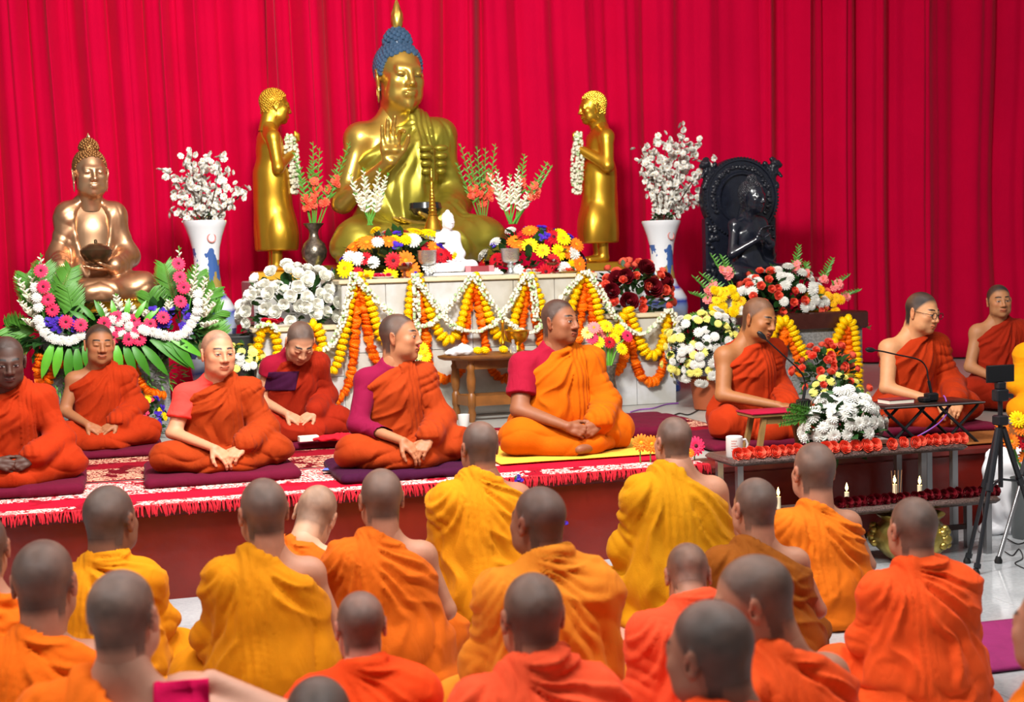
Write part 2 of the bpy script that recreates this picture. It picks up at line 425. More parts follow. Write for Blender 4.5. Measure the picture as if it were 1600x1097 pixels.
# ------------------------------------------------------------------ people: hands
def hand_prims(wr, d, n, thumb, curl=(.5, .6, .4), spread=.12, size=1., fcurl=None, tcurl=.35, tout=.75):
    """wrist point, finger direction, palm normal, thumb side vector"""
    wr = np.array(wr, float); d = np.array(d, float); d /= np.linalg.norm(d)
    n = np.array(n, float); n -= d * (n @ d); n /= np.linalg.norm(n)
    t = np.cross(d, n)
    if t @ np.array(thumb, float) < 0: t = -t
    P = []; S = size; k = .004
    kn = []
    for i in range(4):
        off = (.030 - .0195 * i) * S
        kp = wr + d * (.088 - .004 * abs(i - 1) - (.006 if i == 3 else 0)) * S + t * off
        kn.append(kp)
        P.append(Cap(wr + t * off * .65 + d * .012 * S, kp, .0145 * S, .0118 * S, .010))
    P.append(Ell(wr + d * .045 * S + t * .018 * S + n * .006 * S, np.array((.026, .022, .018)) * S, .012))
    P.append(Ell(wr + d * .045 * S - t * .018 * S + n * .005 * S, np.array((.022, .020, .016)) * S, .012))
    ln = [.90, 1.0, .93, .74]
    for i in range(4):
        cu = curl if fcurl is None else fcurl[i]
        dirv = d + t * spread * (1.5 - i) * .6; dirv /= np.linalg.norm(dirv)
        p = kn[i]; a = 0
        for j, (L, r0, r1) in enumerate(((.044, .0103, .0093), (.027, .0093, .0086), (.023, .0086, .0068))):
            a += cu[j]; dd = dirv * math.cos(a) + n * math.sin(a); q = p + dd * L * ln[i] * S
            P.append(Cap(p, q, r0 * S * (.88 if i == 3 else 1), r1 * S * (.88 if i == 3 else 1), k)); p = q
    p = wr + d * .018 * S + t * .026 * S + n * .006 * S
    td = d * math.cos(tout) + t * math.sin(tout) + n * .25; td /= np.linalg.norm(td)
    for j, (L, r0, r1) in enumerate(((.042, .0145, .0118), (.032, .0112, .0104), (.027, .0104, .0078))):
        q = p + td * L * S; P.append(Cap(p, q, r0 * S, r1 * S, .007 if j == 0 else k)); p = q
        td = td + d * .30 * (tcurl > -1) + n * tcurl * .5 - t * .25; td /= np.linalg.norm(td)
    return P

# ------------------------------------------------------------------ people: cloth relief
def fold_relief(V, N, seed, arm=None, amp=1., legs=True, strip=None, S=(.14, .66), full=False):
    x, y, z = V.T; sd = seed * 7.31
    warp = vnoise(V * np.array((4., 4., 4.)) + sd) - .5; warp2 = vnoise(V * 11 + sd + 3) - .5
    rel = np.hypot(x - S[0], S[1] - z)
    ang = np.arctan2(-(x - S[0]), np.maximum(S[1] - z, -.02) + .02)
    H = np.zeros(len(V), np.float32)
    tors = sstep(.10, .20, z)
    gate = sstep(.30, .62, vnoise(V * np.array((3.4, 3.4, 3.4)) + sd + 9))
    gate2 = sstep(.40, .62, vnoise(V * np.array((6., 6., 4.)) + sd + 21))
    u = ang * 6.5 + warp * 3.2 + rel * 1.6 + sd + np.sign(y) * 1.3
    far = sstep(.02, .12, rel)
    H += .020 * amp * tors * far * (np.abs(np.sin(u)) ** .6) * (.35 + .65 * gate)
    u2 = ang * 15 + warp * 6 + warp2 * 1.8 + sd * 2
    H += .014 * amp * tors * far * (1 - np.abs(np.sin(u2))) ** 1.3 * gate2
    H += .008 * amp * tors * far * np.abs(np.sin(ang * 22 + warp * 7 + warp2 * 2.5 + sd)) * (1 - .7 * gate)
    u2 = ang * 9 - rel * 9 + warp * 8 + sd * 3
    H += .010 * amp * tors * far * (1 - np.abs(np.sin(u2))) ** 2 * (1 - gate2)
    if legs:
        lg = 1 - tors
        th = np.arctan2(y + .18, np.abs(x) + .05)
        u3 = th * 4.5 + z * 22 + warp * 6 + warp2 * 1.2 + sd
        H += .017 * amp * lg * (np.abs(np.sin(u3)) ** .6) * (.3 + .7 * sstep(.3, .6, vnoise(V * 5 + sd + 40)))
        u3 = np.arctan2(y + .05, np.abs(x) - .10) * 5 + warp * 7 + sd * 2
        H += .010 * amp * lg * (1 - np.abs(np.sin(u3))) ** 2
    if arm is not None:
        for a, b in arm:
            a = np.array(a); b = np.array(b); ba = b - a; L = np.linalg.norm(ba)
            t = np.clip(((V - a) @ ba) / (L * L), 0, 1); dd = np.linalg.norm(V - a - t[:, None] * ba, axis=1)
            m = sstep(.13, .08, dd)
            u4 = t * L * 52 + warp * 14 + warp2 * 3 + (V[:, 0] + V[:, 2]) * 9 + sd
            H = H * (1 - .6 * m) + m * .009 * amp * (np.abs(np.sin(u4)) ** .7) * (.15 + .85 * gate2)
    if strip is not None:                # folded shawl end lying over the shoulder: (x centre, half width, lower end, side)
        for (xc, hw, zb, side, slant) in strip:
            xx = x - xc - slant * (.6 - z)
            m = sstep(hw, hw - .008, np.abs(xx)) * sstep(zb - .01, zb + .01, z) * ((N[:, 1] * side > -.25) | (z > .56))
            H = H * (1 - m * .8) + m * (.016 + .007 * np.abs(np.sin(xx * 120 + warp * 2)) + .002 * warp2)
    return H

# ------------------------------------------------------------------ people: seated figure
ROBE_MATS = {}
def cloth(name, color, var=.10, rough=.85):
    m = mat('cloth_' + name, color, rough, var=var, vscale=7, bump=.22, bscale=260, sheen=.03, spec=.12)
    nt = m.node_tree; L = nt.links; b = nt.nodes['Principled BSDF']
    tc = next(n for n in nt.nodes if n.type == 'TEX_COORD'); fine = next(n for n in nt.nodes if n.type == 'BUMP')
    mp = nt.nodes.new('ShaderNodeMapping'); mp.inputs['Rotation'].default_value = (0, .55, .2); mp.inputs['Scale'].default_value = (1., .8, .32)
    nz = nt.nodes.new('ShaderNodeTexNoise'); nz.inputs['Scale'].default_value = 9; nz.inputs['Detail'].default_value = 2; nz.inputs['Distortion'].default_value = .7
    L.new(tc.outputs['Object'], mp.inputs['Vector']); L.new(mp.outputs[0], nz.inputs['Vector'])
    a = nt.nodes.new('ShaderNodeMath'); a.operation = 'SUBTRACT'; a.inputs[1].default_value = .5; L.new(nz.outputs[0], a.inputs[0])
    ab = nt.nodes.new('ShaderNodeMath'); ab.operation = 'ABSOLUTE'; L.new(a.outputs[0], ab.inputs[0])
    bp = nt.nodes.new('ShaderNodeBump'); bp.inputs['Strength'].default_value = .30; bp.inputs['Distance'].default_value = .05
    L.new(ab.outputs[0], bp.inputs['Height']); L.new(fine.outputs[0], bp.inputs['Normal']); L.new(bp.outputs[0], b.inputs['Normal'])
    return m
SKIN = None
def seated(name, label, loc, rz, c):
    """c: dict of pose and dress; origin at the seat, face towards local -y"""
    b = c.get('b', 1.); hs = c.get('hs', 1.); g_ = c.get('girth', 1.); seed = c.get('seed', 1)
    lean = c.get('lean', .08); side = c.get('side', 0.); mode = c.get('mode', 'bare')
    back = c.get('back', False)
    hv = c.get('hv', .0070 if not back else .0094)
    def B(x, y, z): return (x + side * max(0, z - .1), y - lean * max(0, z - .1), z)
    re = c.get('re', (-.235, -.02, .285) if not back else ((-.240, -.02, .29) if mode == 'bare' else (-.205, -.10, .30))); rw = c.get('rw', (-.06, -.27, .165))
    le = c.get('le', (.245, -.03, .285) if not back else (.205, -.10, .30)); lw = c.get('lw', (.07, -.27, .165))
    sx_ = .150 if mode == 'bare' else (.150 if not back else .140); sz_ = .535 if mode == 'bare' else (.535 if not back else .520)
    RS = B(-sx_ * g_, .015, sz_); LS = B((.150 if not back else .143) * g_, .015, .535 if not back else .525)
    tors = [Ell(B(0, .02, .13), (.165 * g_, .13 * g_, .13), .05), Ell(B(0, 0, .27), (.140 * g_, .108 * g_, .15), .06),
            Ell(B(0, .01, .43), (.148 * g_, .112 * g_, .16), .05), Cap(RS, LS, .054, .054, .05),
            Cap(B(-.10, .02, .555), B(0, .018, .64), .042, .05, .05), Cap(B(.10, .02, .555), B(0, .018, .64), .042, .05, .05)]
    if c.get('belly'): tors.append(Ell(B(0, -.05, .25), (.14 * g_, .10, .13), .06))
    ra = [Ell(RS, (.056, .056, .062), .035), Cap(RS, re, .05 * g_, .041 * g_, .03), Cap(re, rw, .042 * g_, .0265, .02)]
    la = [Ell(LS, (.056, .056, .062), .035), Cap(LS, le, .05 * g_, .041 * g_, .03), Cap(le, lw, .042 * g_, .0265, .02)]
    kx = c.get('kx', .265); kz = c.get('kz', .115)
    RK = (-kx, -.20, kz); LK = (kx, -.20, kz)
    legs = []
    for s, K in ((-1, RK), (1, LK)):
        legs += [Cap((s * .09, .0, .10), K, .088 * g_, .066, .04), Cap(K, (-s * .06, -.33, .055), .062, .042, .03)]
    neck = [Cap(B(0, .02, .58), B(0, .012, .68), .053, .05, .03)]
    # ---- head
    hk = c.get('head', {})
    hd = dict(h=.0049 if not back else .0078); hd.update(hk)
    V, Q = head_mesh(**hd)
    hc = c.get('haircol', (.035, .03, .028)); sk = c['skin']
    Ch, hm = paint_head(V, sk, hc, c.get('lips', tuple(np.array(sk) * np.array((.95, .55, .5)))), stubble=c.get('stubble', .8), eyes=hk.get('eyes', 'open'), brow=c.get('brow', 1.), beard=c.get('beard', 0), seed=seed)
    yaw, pit, rol = c.get('look', (0, 0, 0))
    Rm = rotm(pit, rol, yaw)
    piv = np.array((0, .036, -.13), np.float32)
    pw = np.array(B(0, .018, .635), np.float32)
    bz = c.get('bz', b); q = np.array((hs / b, hs / b, hs / bz), np.float32)
    if pit:                              # the neck takes part of a bow
        pw = pw + np.array((0, -.02 * pit, -.02 * abs(pit)), np.float32)
    Vh = ((V - piv) @ Rm.T) * q + pw
    parts = [(Vh, Q, Ch)]
    # ---- torso, arms
    gr = Grid((-.42, -.46, -.005), (.42, .22, .70), .0122)
    gr.add(*tors, *neck, *legs)
    gr.add(*ra, *la)
    if c.get('foot'):
        gr.add(*[Cap(a, bb, r, r * .8, .02) for a, bb, r in c['foot']])
    if not back: gr.D = np.maximum(gr.D, .006 - gr.ax[2][None, None, :])
    def gr_inner(P):
        d = np.full(len(P), 1., np.float32)
        for p in tors[:3] + legs: d = np.minimum(d, p.inf(.022).d(P[:, 0], P[:, 1], P[:, 2]))
        return d
    Vb, Qb = gr.mesh(); Vb = relax(Vb, Qb, 1, .4)
    hid = (Vb[:, 2] < .40) & (gr_inner(Vb) < -.02); Qb = Qb[~hid[Qb].all(1)]     # legs wrapped deep inside the robe
    used, inv = np.unique(Qb.ravel(), return_inverse=True); Vb = Vb[used]; Qb = inv.reshape(-1, 4)
    nb = vnoise(Vb * 30 + seed); Cb = np.array(sk, np.float32)[None] * (.95 + .1 * nb)[:, None]
    parts.append((Vb, Qb, Cb))
    # ---- hands
    for hand, wv, ev in (('rh', rw, re), ('lh', lw, le)):
        hp = c.get(hand)
        if not hp: continue
        P = hand_prims(wv, **hp)
        lo = np.min([p.box()[0] for p in P], 0) - .012; hi = np.max([p.box()[1] for p in P], 0) + .012
        gh = Grid(lo, hi, .0047)
        wv_ = np.array(wv); e_ = np.array(ev); u = (wv_ - e_) / np.linalg.norm(wv_ - e_)
        gh.add(Cap(wv_ - u * .06, wv_, .0295, .0262, .012), *P)
        Vq, Qq = gh.mesh()
        if len(Qq):
            Cq = np.array(sk, np.float32)[None] * np.array((1.02, .96, .95)) * (.95 + .1 * vnoise(Vq * 60 + seed))[:, None]
            parts.append((Vq, Qq, Cq))
    V, Q, C = joinm(parts)
    # the hair region of the head
    root = link(name, None, None, loc, (0, 0, rz), (b, b, bz), label=label, category=c.get('cat', 'person'), group=c.get('group'))
    body = link('body', fastmesh('body', V, Q, c.get('skinmat', SKIN), C), root)
    if c.get('statue'): c['statue'](root, Vh, hm, pw, q, Rm, piv, hd)
    fm = hm[Q_ := head_mesh(**hd)[1]].min(1) > .8
    if fm.any() and not c.get('statue'):
        Nh = vnormals(Vh, Q_); sel = Q_[fm]; used, inv = np.unique(sel.ravel(), return_inverse=True)
        link('hair', fastmesh('hair', Vh[used] + Nh[used] * .0004, inv.reshape(-1, 4), HAIRM, Ch[used]), root)
    # ---- robe
    e = c.get('loose', .016)
    gr = Grid((-.47, -.47, -.012), (.47, .27, .72), hv)
    infl = lambda L, d: [p.inf(d) for p in L]
    gr.add(*infl(tors, e))
    for p in la[:2]: 
        q2 = p.inf(e + (-.001 if not back else -.004)); q2.k = .06 if not back else .09; gr.add(q2)
    wv_ = np.array(lw); e_ = np.array(le); u = wv_ - e_
    slv = c.get('sleeve', .72)
    if slv > 0: gr.add(Cap(le, e_ + u * slv, .042 + e + .014, .036 + e + .008, .05))
    if mode == 'full':
        for p in ra[:2]:
            q2 = p.inf(e + (-.001 if not back else -.004)); q2.k = .06 if not back else .09; gr.add(q2)
        u2 = np.array(rw) - np.array(re); gr.add(Cap(re, np.array(re) + u2 * slv, .042 + e + .014, .036 + e + .008, .05))
    for p in infl(legs, .020):
        p.k = .07; gr.add(p)
    gr.add(Ell((0, -.17, .05), (.22, .20, .075), .06))
    if back: gr.add(Ell(B(0, .03, .26), (.195 * g_, .125, .30), .09), Ell(B(0, .045, .14), (.215 * g_, .15, .20), .07), Ell((0, .03, .03), (.27, .19, .07), .05))
    for p in c.get('drape', []): gr.add(p)
    if mode == 'bare':
        A = B(*c.get('cutA', (.078, 0, .665))); Bf = B(-.19, -.13, c.get('cutF', .44)); Bb = B(-.20, .13, c.get('cutB', .515))
        n = np.cross(np.array(Bf) - A, np.array(Bb) - A); n = n if n[2] > 0 else -n
        gr.cut(n, A)
    gr.sub(Ell(B(0, c.get('collar_y', -.012), c.get('collar_z', .715)), (.082, .095, .085), .012))
    gr.D = np.maximum(gr.D, -.001 - gr.ax[2][None, None, :])
    for p in c.get('robe_cut', []): gr.sub(p)
    Vr, Qr = gr.mesh(); Qr = Qr[~(Vr[:, 2] < .003)[Qr].all(1)]; Vr = relax(Vr, Qr, 1, .5); Nr = vnormals(Vr, Qr)
    am = [(LS, le), (le, lw)] + ([(RS, re), (re, rw)] if mode == 'full' else [])
    H = fold_relief(Vr, Nr, seed, am, c.get('amp', 1.), True, c.get('strip'), (LS[0] * .8, .66), mode == 'full')
    Vr = Vr + Nr * (H * sstep(.0, .02, Vr[:, 2]))[:, None]
    Vr[:, 2] = np.maximum(Vr[:, 2], 0.0)
    link('robe', fastmesh('robe', Vr, Qr, c['robe']), root)
    # ---- shirt
    sh = c.get('shirt')
    if sh:
        gr = Grid((-.36, -.28, .12), (.36, .24, .70), .0085)
        gr.add(*infl(tors, .009))
        t = sh['len']; p = ra[0].inf(.012); gr.add(p)
        if t <= 1:
            a = np.array(RS); bb = a + (np.array(re) - a) * t; gr.add(Cap(a, bb, .05 * g_ + .014, .05 * g_ + .02, .03))
            dirv = bb - a; gr.cut(dirv * np.array((1, 1, 1)), bb) if t < 1 else None
        else:
            gr.add(ra[1].inf(.014), Cap(re, np.array(re) + (np.array(rw) - np.array(re)) * .93, .042 * g_ + .014, .038, .03))
        gr.add(la[0].inf(.010))
        gr.sub(Ell(B(0, -.03, .70), (.078, .085, .085), .01))
        if t <= 1:
            pass
        gr.cut((0, 0, -1), (0, 0, .16))
        Vs, Qs = gr.mesh(); Vs = relax(Vs, Qs, 1, .5); Ns = vnormals(Vs, Qs)
        u = Vs[:, 0] * 20 - Vs[:, 2] * 32 + 4 * vnoise(Vs * 6 + seed)
        Vs = Vs + Ns * (.006 * (1 - np.abs(np.sin(u))) ** 2 * sstep(.35, .6, vnoise(Vs * 7 + seed * 3)))[:, None]
        link('shirt', fastmesh('shirt', Vs, Qs, sh['mat']), root)
    return root
SKIN = mat('skin', '#b08060', .56, attr='Col', sss=.0, spec=.4, var=.06, vscale=40, bump=.08, bscale=300)
HAIRM = mat('stubble_hair', '#333333', .42, attr='Col', spec=.5, bump=.35, bscale=900)

# ------------------------------------------------------------------ setting
ZS = 0.46                                # stage height
YF = 6.58                                # stage front
YA = 9.66                                # altar front
YC = 12.1                                # curtain
def tile_mat():
    m = bpy.data.materials.new('polished_stone_tile'); m.use_nodes = True; nt = m.node_tree; b = nt.nodes['Principled BSDF']; L = nt.links
    tc = nt.nodes.new('ShaderNodeNewGeometry'); n = nt.nodes.new('ShaderNodeTexNoise'); n.inputs['Scale'].default_value = 45; n.inputs['Detail'].default_value = 8; n.inputs['Roughness'].default_value = .75
    n2 = nt.nodes.new('ShaderNodeTexNoise'); n2.inputs['Scale'].default_value = 2.2
    L.new(tc.outputs['Position'], n.inputs['Vector']); L.new(tc.outputs['Position'], n2.inputs['Vector'])
    cr = nt.nodes.new('ShaderNodeValToRGB'); cr.color_ramp.elements[0].position = .3; cr.color_ramp.elements[1].position = .7
    cr.color_ramp.elements[0].color = (*lin('#8b8f93'), 1); cr.color_ramp.elements[1].color = (*lin('#c3c6c8'), 1)
    ad = nt.nodes.new('ShaderNodeMath'); ad.operation = 'MULTIPLY_ADD'; ad.inputs[1].default_value = .5
    mm = nt.nodes.new('ShaderNodeMath'); mm.operation = 'MULTIPLY'; mm.inputs[1].default_value = .5
    L.new(n.outputs[0], ad.inputs[0]); L.new(n2.outputs[0], mm.inputs[0]); L.new(mm.outputs[0], ad.inputs[2]); L.new(ad.outputs[0], cr.inputs[0]); L.new(cr.outputs[0], b.inputs['Base Color'])
    b.inputs['Roughness'].default_value = .09; b.inputs['Specular IOR Level'].default_value = .6
    return m
TILE = tile_mat()
GROUT = mat('floor_grout', '#76797c', .8)
fl = struct(MB().box((-5, -1.5, -.12), (10, 13, -.004)).build('floor', GROUT, smooth=False))
tm = MB().box((-.3985, -.3985, -.004), (.3985, .3985, 0), bev=.0012).me('tile', TILE, False)
for i in range(-3, 10):
    for j in range(0, 9):
        link('tile', tm, fl, (i * .8 + .1, j * .8 + .1, 0))
STG = mat('stage_red_paint', '#6e1a12', .22, var=.16, vscale=5, bump=.12, bscale=25, spec=.5)
STT = mat('stage_top_stone', '#a6a49e', .35, var=.10, vscale=3)
LED = mat('stage_ledge_red', '#5c1712', .3, var=.2, vscale=9)
st = struct(MB().box((-5, YF + .03, 0), (10, 12.9, ZS - .05)).build('stage_platform', STG, smooth=False))
MB().box((-5, YF + .0, ZS - .05), (10, YF + .30, ZS - .001), bev=.012).build('ledge', LED, st)
MB().box((-5, YF + .30, ZS - .05), (10, 12.9, ZS)).build('stage_surface', STT, st, smooth=False)
struct(MB().box((-5, 12.75, ZS), (10, 12.9, 6)).build('wall_back', mat('wall_plaster', '#8f1a2a', .8), smooth=False))
struct(MB().box((-5, 1.2, 5.6), (10, 12.9, 5.7)).build('ceiling', mat('ceiling_plaster', '#e9e6e0', .9), smooth=False))

# curtains: hanging cloth with its pleats in the mesh
CUR = mat('curtain_cloth', '#c80036', .85, var=.05, vscale=2, bump=.08, bscale=300, sheen=.06, spec=.06)
def curtain(x0, x1, seed, dens, amp, label, lean=0., y=YC):
    rnd = random.Random(seed); nx = int((x1 - x0) * 130); nz = 22; zt = 5.5
    xs = np.linspace(x0, x1, nx)
    # irregular pleat phase
    kx = np.cumsum(.55 + 1.3 * np.array([vnoise(np.array([[x * 1.7 + seed * 3.1, seed, .5]]))[0] for x in xs])) * (x1 - x0) / nx * dens
    V = []; F = []
    for j in range(nz + 1):
        t = j / nz; z = ZS + .02 + t * (zt - ZS - .02)
        P = np.stack([xs * 1.3 + seed, np.full(nx, z * .35), np.full(nx, seed * 1.7)], 1)
        a = amp * (.35 + 1.1 * vnoise(P)) * (.75 + .25 * t)
        ph = kx * 2 * math.pi + .9 * (vnoise(P * np.array((.8, 1.3, 1))) - .5) * (1 + 2 * (1 - t))
        s = np.sin(ph); yy = y - a * np.sign(s) * np.abs(s) ** .75 - .35 * a * np.sin(ph * 2.3 + seed)
        xx = xs + lean * (1 - t) + .25 * a * np.sin(ph * 2)
        V += [(xx[i], yy[i], z) for i in range(nx)]
    for j in range(nz):
        for i in range(nx - 1): F.append((j * nx + i, j * nx + i + 1, (j + 1) * nx + i + 1, (j + 1) * nx + i))
    me = mesh('curtain', V, F, CUR)
    o = link('curtain', me, None, None, None, None, label=label, category='curtain', group='red stage curtains')
    md = o.modifiers.new('cloth', 'SOLIDIFY'); md.thickness = .006
    return o
def cx(px): return at(px, 300, YC).x
cuts = [cx(-260), cx(430), cx(768), cx(1192), cx(1440), cx(1860)]
labs = ['red curtain with dense narrow pleats behind the bronze seated statue and blossom vase',
        'red curtain with a bright sheen behind the large golden seated statue',
        'smooth red curtain behind the golden standing statue beside the coral roses',
        'deep red curtain between the black stone statue and the monk in glasses',
        'dark red curtain behind the monk in glasses and the phone tripod']
for k in range(5):
    curtain(cuts[k] - .03, cuts[k + 1] + .03, 3 + k * 2, (3.6, 2.6, 1.5, 1.7, 1.8)[k], (.095, .075, .042, .085, .085)[k], labs[k], y=YC + .01 * (k % 2))

# rugs on the stage
def rug_mat(name, base, dark, pale, sc):
    m = bpy.data.materials.new(name); m.use_nodes = True; nt = m.node_tree; b = nt.nodes['Principled BSDF']; L = nt.links
    tc = nt.nodes.new('ShaderNodeTexCoord')
    def nd(t, **k):
        n = nt.nodes.new(t)
        for a, v in k.items(): setattr(n, a, v)
        return n
    nz = nd('ShaderNodeTexNoise'); nz.inputs['Scale'].default_value = sc * 2.2; nz.inputs['Detail'].default_value = 1.5
    L.new(tc.outputs['Object'], nz.inputs['Vector'])
    mxv = nd('ShaderNodeMix', data_type='VECTOR'); mxv.inputs[0].default_value = .09
    L.new(tc.outputs['Object'], mxv.inputs[4]); L.new(nz.outputs['Color'], mxv.inputs[5])
    vo = nd('ShaderNodeTexVoronoi', feature='F1'); vo.inputs['Scale'].default_value = sc
    L.new(mxv.outputs[1], vo.inputs['Vector'])
    sn = nd('ShaderNodeMath', operation='SINE'); mu = nd('ShaderNodeMath', operation='MULTIPLY'); mu.inputs[1].default_value = 26
    L.new(vo.outputs['Distance'], mu.inputs[0]); L.new(mu.outputs[0], sn.inputs[0])
    gt = nd('ShaderNodeMath', operation='GREATER_THAN'); gt.inputs[1].default_value = .0; L.new(sn.outputs[0], gt.inputs[0])
    # bands across the rug
    sp = nd('ShaderNodeSeparateXYZ'); L.new(tc.outputs['Object'], sp.inputs[0])
    wv = nd('ShaderNodeMath', operation='MULTIPLY'); wv.inputs[1].default_value = 9.; L.new(sp.outputs['Y'], wv.inputs[0])
    sw = nd('ShaderNodeMath', operation='SINE'); L.new(wv.outputs[0], sw.inputs[0])
    g2 = nd('ShaderNodeMath', operation='GREATER_THAN'); g2.inputs[1].default_value = -.45; L.new(sw.outputs[0], g2.inputs[0])
    n3 = nd('ShaderNodeTexNoise'); n3.inputs['Scale'].default_value = 5; L.new(tc.outputs['Object'], n3.inputs['Vector'])
    g3 = nd('ShaderNodeMath', operation='GREATER_THAN'); g3.inputs[1].default_value = .41; L.new(n3.outputs[0], g3.inputs[0])
    m1 = nd('ShaderNodeMath', operation='MULTIPLY'); L.new(gt.outputs[0], m1.inputs[0]); L.new(g2.outputs[0], m1.inputs[1])
    m2 = nd('ShaderNodeMath', operation='MULTIPLY'); L.new(m1.outputs[0], m2.inputs[0]); L.new(g3.outputs[0], m2.inputs[1])
    c1 = nd('ShaderNodeMix', data_type='RGBA'); L.new(g3.outputs[0], c1.inputs[0]); c1.inputs[6].default_value = (*lin(dark), 1); c1.inputs[7].default_value = (*lin(base), 1)
    c2 = nd('ShaderNodeMix', data_type='RGBA'); L.new(m2.outputs[0], c2.inputs[0]); L.new(c1.outputs[2], c2.inputs[6]); c2.inputs[7].default_value = (*lin(pale), 1)
    lt = nd('ShaderNodeMath', operation='LESS_THAN'); lt.inputs[1].default_value = -.93; L.new(sn.outputs[0], lt.inputs[0])
    m4 = nd('ShaderNodeMath', operation='MULTIPLY'); L.new(lt.outputs[0], m4.inputs[0]); L.new(g2.outputs[0], m4.inputs[1])
    c3 = nd('ShaderNodeMix', data_type='RGBA'); L.new(m4.outputs[0], c3.inputs[0]); L.new(c2.outputs[2], c3.inputs[6]); c3.inputs[7].default_value = (*lin('#241014'), 1)
    L.new(c3.outputs[2], b.inputs['Base Color']); b.inputs['Roughness'].default_value = .9; b.inputs['Specular IOR Level'].default_value = .1
    bp = nd('ShaderNodeBump'); bp.inputs['Strength'].default_value = .3; n5 = nd('ShaderNodeTexNoise'); n5.inputs['Scale'].default_value = 300
    L.new(n5.outputs[0], bp.inputs['Height']); L.new(bp.outputs[0], b.inputs['Normal'])
    return m
RUGF = rug_mat('rug_red_floral', '#c4102c', '#9c0c24', '#f0d4c8', 12)
RUGB = rug_mat('rug_dark_floral', '#8c0a20', '#6c0818', '#d8a98c', 11)
FRM = mat('rug_fringe_red', '#c00a22', .9)
def rug(label, x0, x1, y0, y1, z, m, fringe=False, seed=1):
    r = thing('rug', label, 'rug', ((x0 + x1) / 2, (y0 + y1) / 2, z), group=None)
    w, d = (x1 - x0) / 2, (y1 - y0) / 2
    nx, ny = 60, 24; V = []; F = []
    for j in range(ny + 1):
        for i in range(nx + 1):
            x = -w + 2 * w * i / nx; y = -d + 2 * d * j / ny
            zz = .004 + .004 * float(vnoise(np.array([[x * 3 + seed, y * 3, .2]]))[0])
            V.append((x, y, zz))
    for j in range(ny):
        for i in range(nx): a = j * (nx + 1) + i; F.append((a, a + 1, a + nx + 2, a + nx + 1))
    o = link('pile', mesh('pile', V, F, m), r); md = o.modifiers.new('t', 'SOLIDIFY'); md.thickness = .004; md.offset = -1
    if fringe:
        rd = random.Random(seed); f = MB(); x = -w
        while x < w:
            L = rd.uniform(.022, .045); sx = rd.uniform(-.02, .02); y = -d
            f.tube([(x, y + .01, .008), (x + sx * .3, y - .028, .008), (x + sx * .7, y - .036, -.012), (x + sx, y - .038, -L)], [.0035, .004, .004, .002], 4)
            x += rd.uniform(.005, .008)
        o = f.build('fringe', FRM, r); o['kind'] = 'stuff'
    return r
rug('red rug with white flowers and a long red fringe over the stage edge', -1.6, 1.22, YF - .0, 7.45, ZS, RUGF, True, 1)
rug('red rug with pale flowers under the monks in maroon sleeves', 1.26, 2.95, YF + .03, 7.62, ZS + .001, RUGF, True, 2)
rug('dark red rug with tan flowers behind the front row of cushions', -1.6, 1.6, 7.5, 9.0, ZS, RUGB, False, 3)
rug('dark red rug between the small carved table and the speaker', 1.66, 3.7, 7.66, 8.75, ZS, RUGB, False, 4)

# ------------------------------------------------------------------ people
def place_head(px, py, w, hs):
    """depth from the head width in the photograph"""
    return dist(px, py, FPX * .152 * hs / w)
OR = cloth('vermilion', '#a12c08'); RU = cloth('rust', '#98330a'); AM = cloth('amber', '#c05a00')
RED = cloth('deep_red', '#8e1f08')
SH_C = cloth('coral_cotton', '#e8423a', .05); SH_M = cloth('maroon_cotton', '#8f0f2a', .06); SH_P = cloth('plum_cotton', '#7a0c34', .06)
DKP = cloth('dark_plum', '#3a0c2e', .06)
def pose(kind):
    if kind == 'lap':
        return dict(re=(-.225, -.07, .29), rw=(-.085, -.315, .20), le=(.225, -.07, .29), lw=(.085, -.315, .20),
                    rh=dict(d=(.75, -.35, -.55), n=(.1, .5, -.8), thumb=(.3, -.8, .4), curl=(.35, .4, .3)),
                    lh=dict(d=(-.8, -.3, -.45), n=(-.1, .4, -.8), thumb=(-.3, -.8, .4), curl=(.3, .4, .3)), sleeve=.86)
    if kind == 'low':
        return dict(re=(-.235, -.13, .27), rw=(-.06, -.375, .185), le=(.235, -.13, .27), lw=(.08, -.375, .18),
                    rh=dict(d=(.62, -.35, -.70), n=(-.2, .6, -.7), thumb=(.4, -.7, .4), curl=(.3, .35, .3)),
                    lh=dict(d=(-.6, -.35, -.6), n=(.2, .6, -.6), thumb=(-.4, -.7, .4), curl=(.5, .6, .4)), sleeve=.84)
    if kind == 'clasp':
        return dict(re=(-.245, -.15, .27), rw=(-.085, -.385, .185), le=(.245, -.15, .27), lw=(.085, -.385, .185),
                    rh=dict(d=(.85, -.28, -.40), n=(.25, .8, -.35), thumb=(.2, -.3, .9), curl=(.75, .85, .5), spread=.02, tcurl=.2),
                    lh=dict(d=(-.85, -.22, -.46), n=(-.25, .8, -.35), thumb=(-.2, -.3, .9), curl=(.8, .9, .5), spread=.02, tcurl=.2), sleeve=.84)
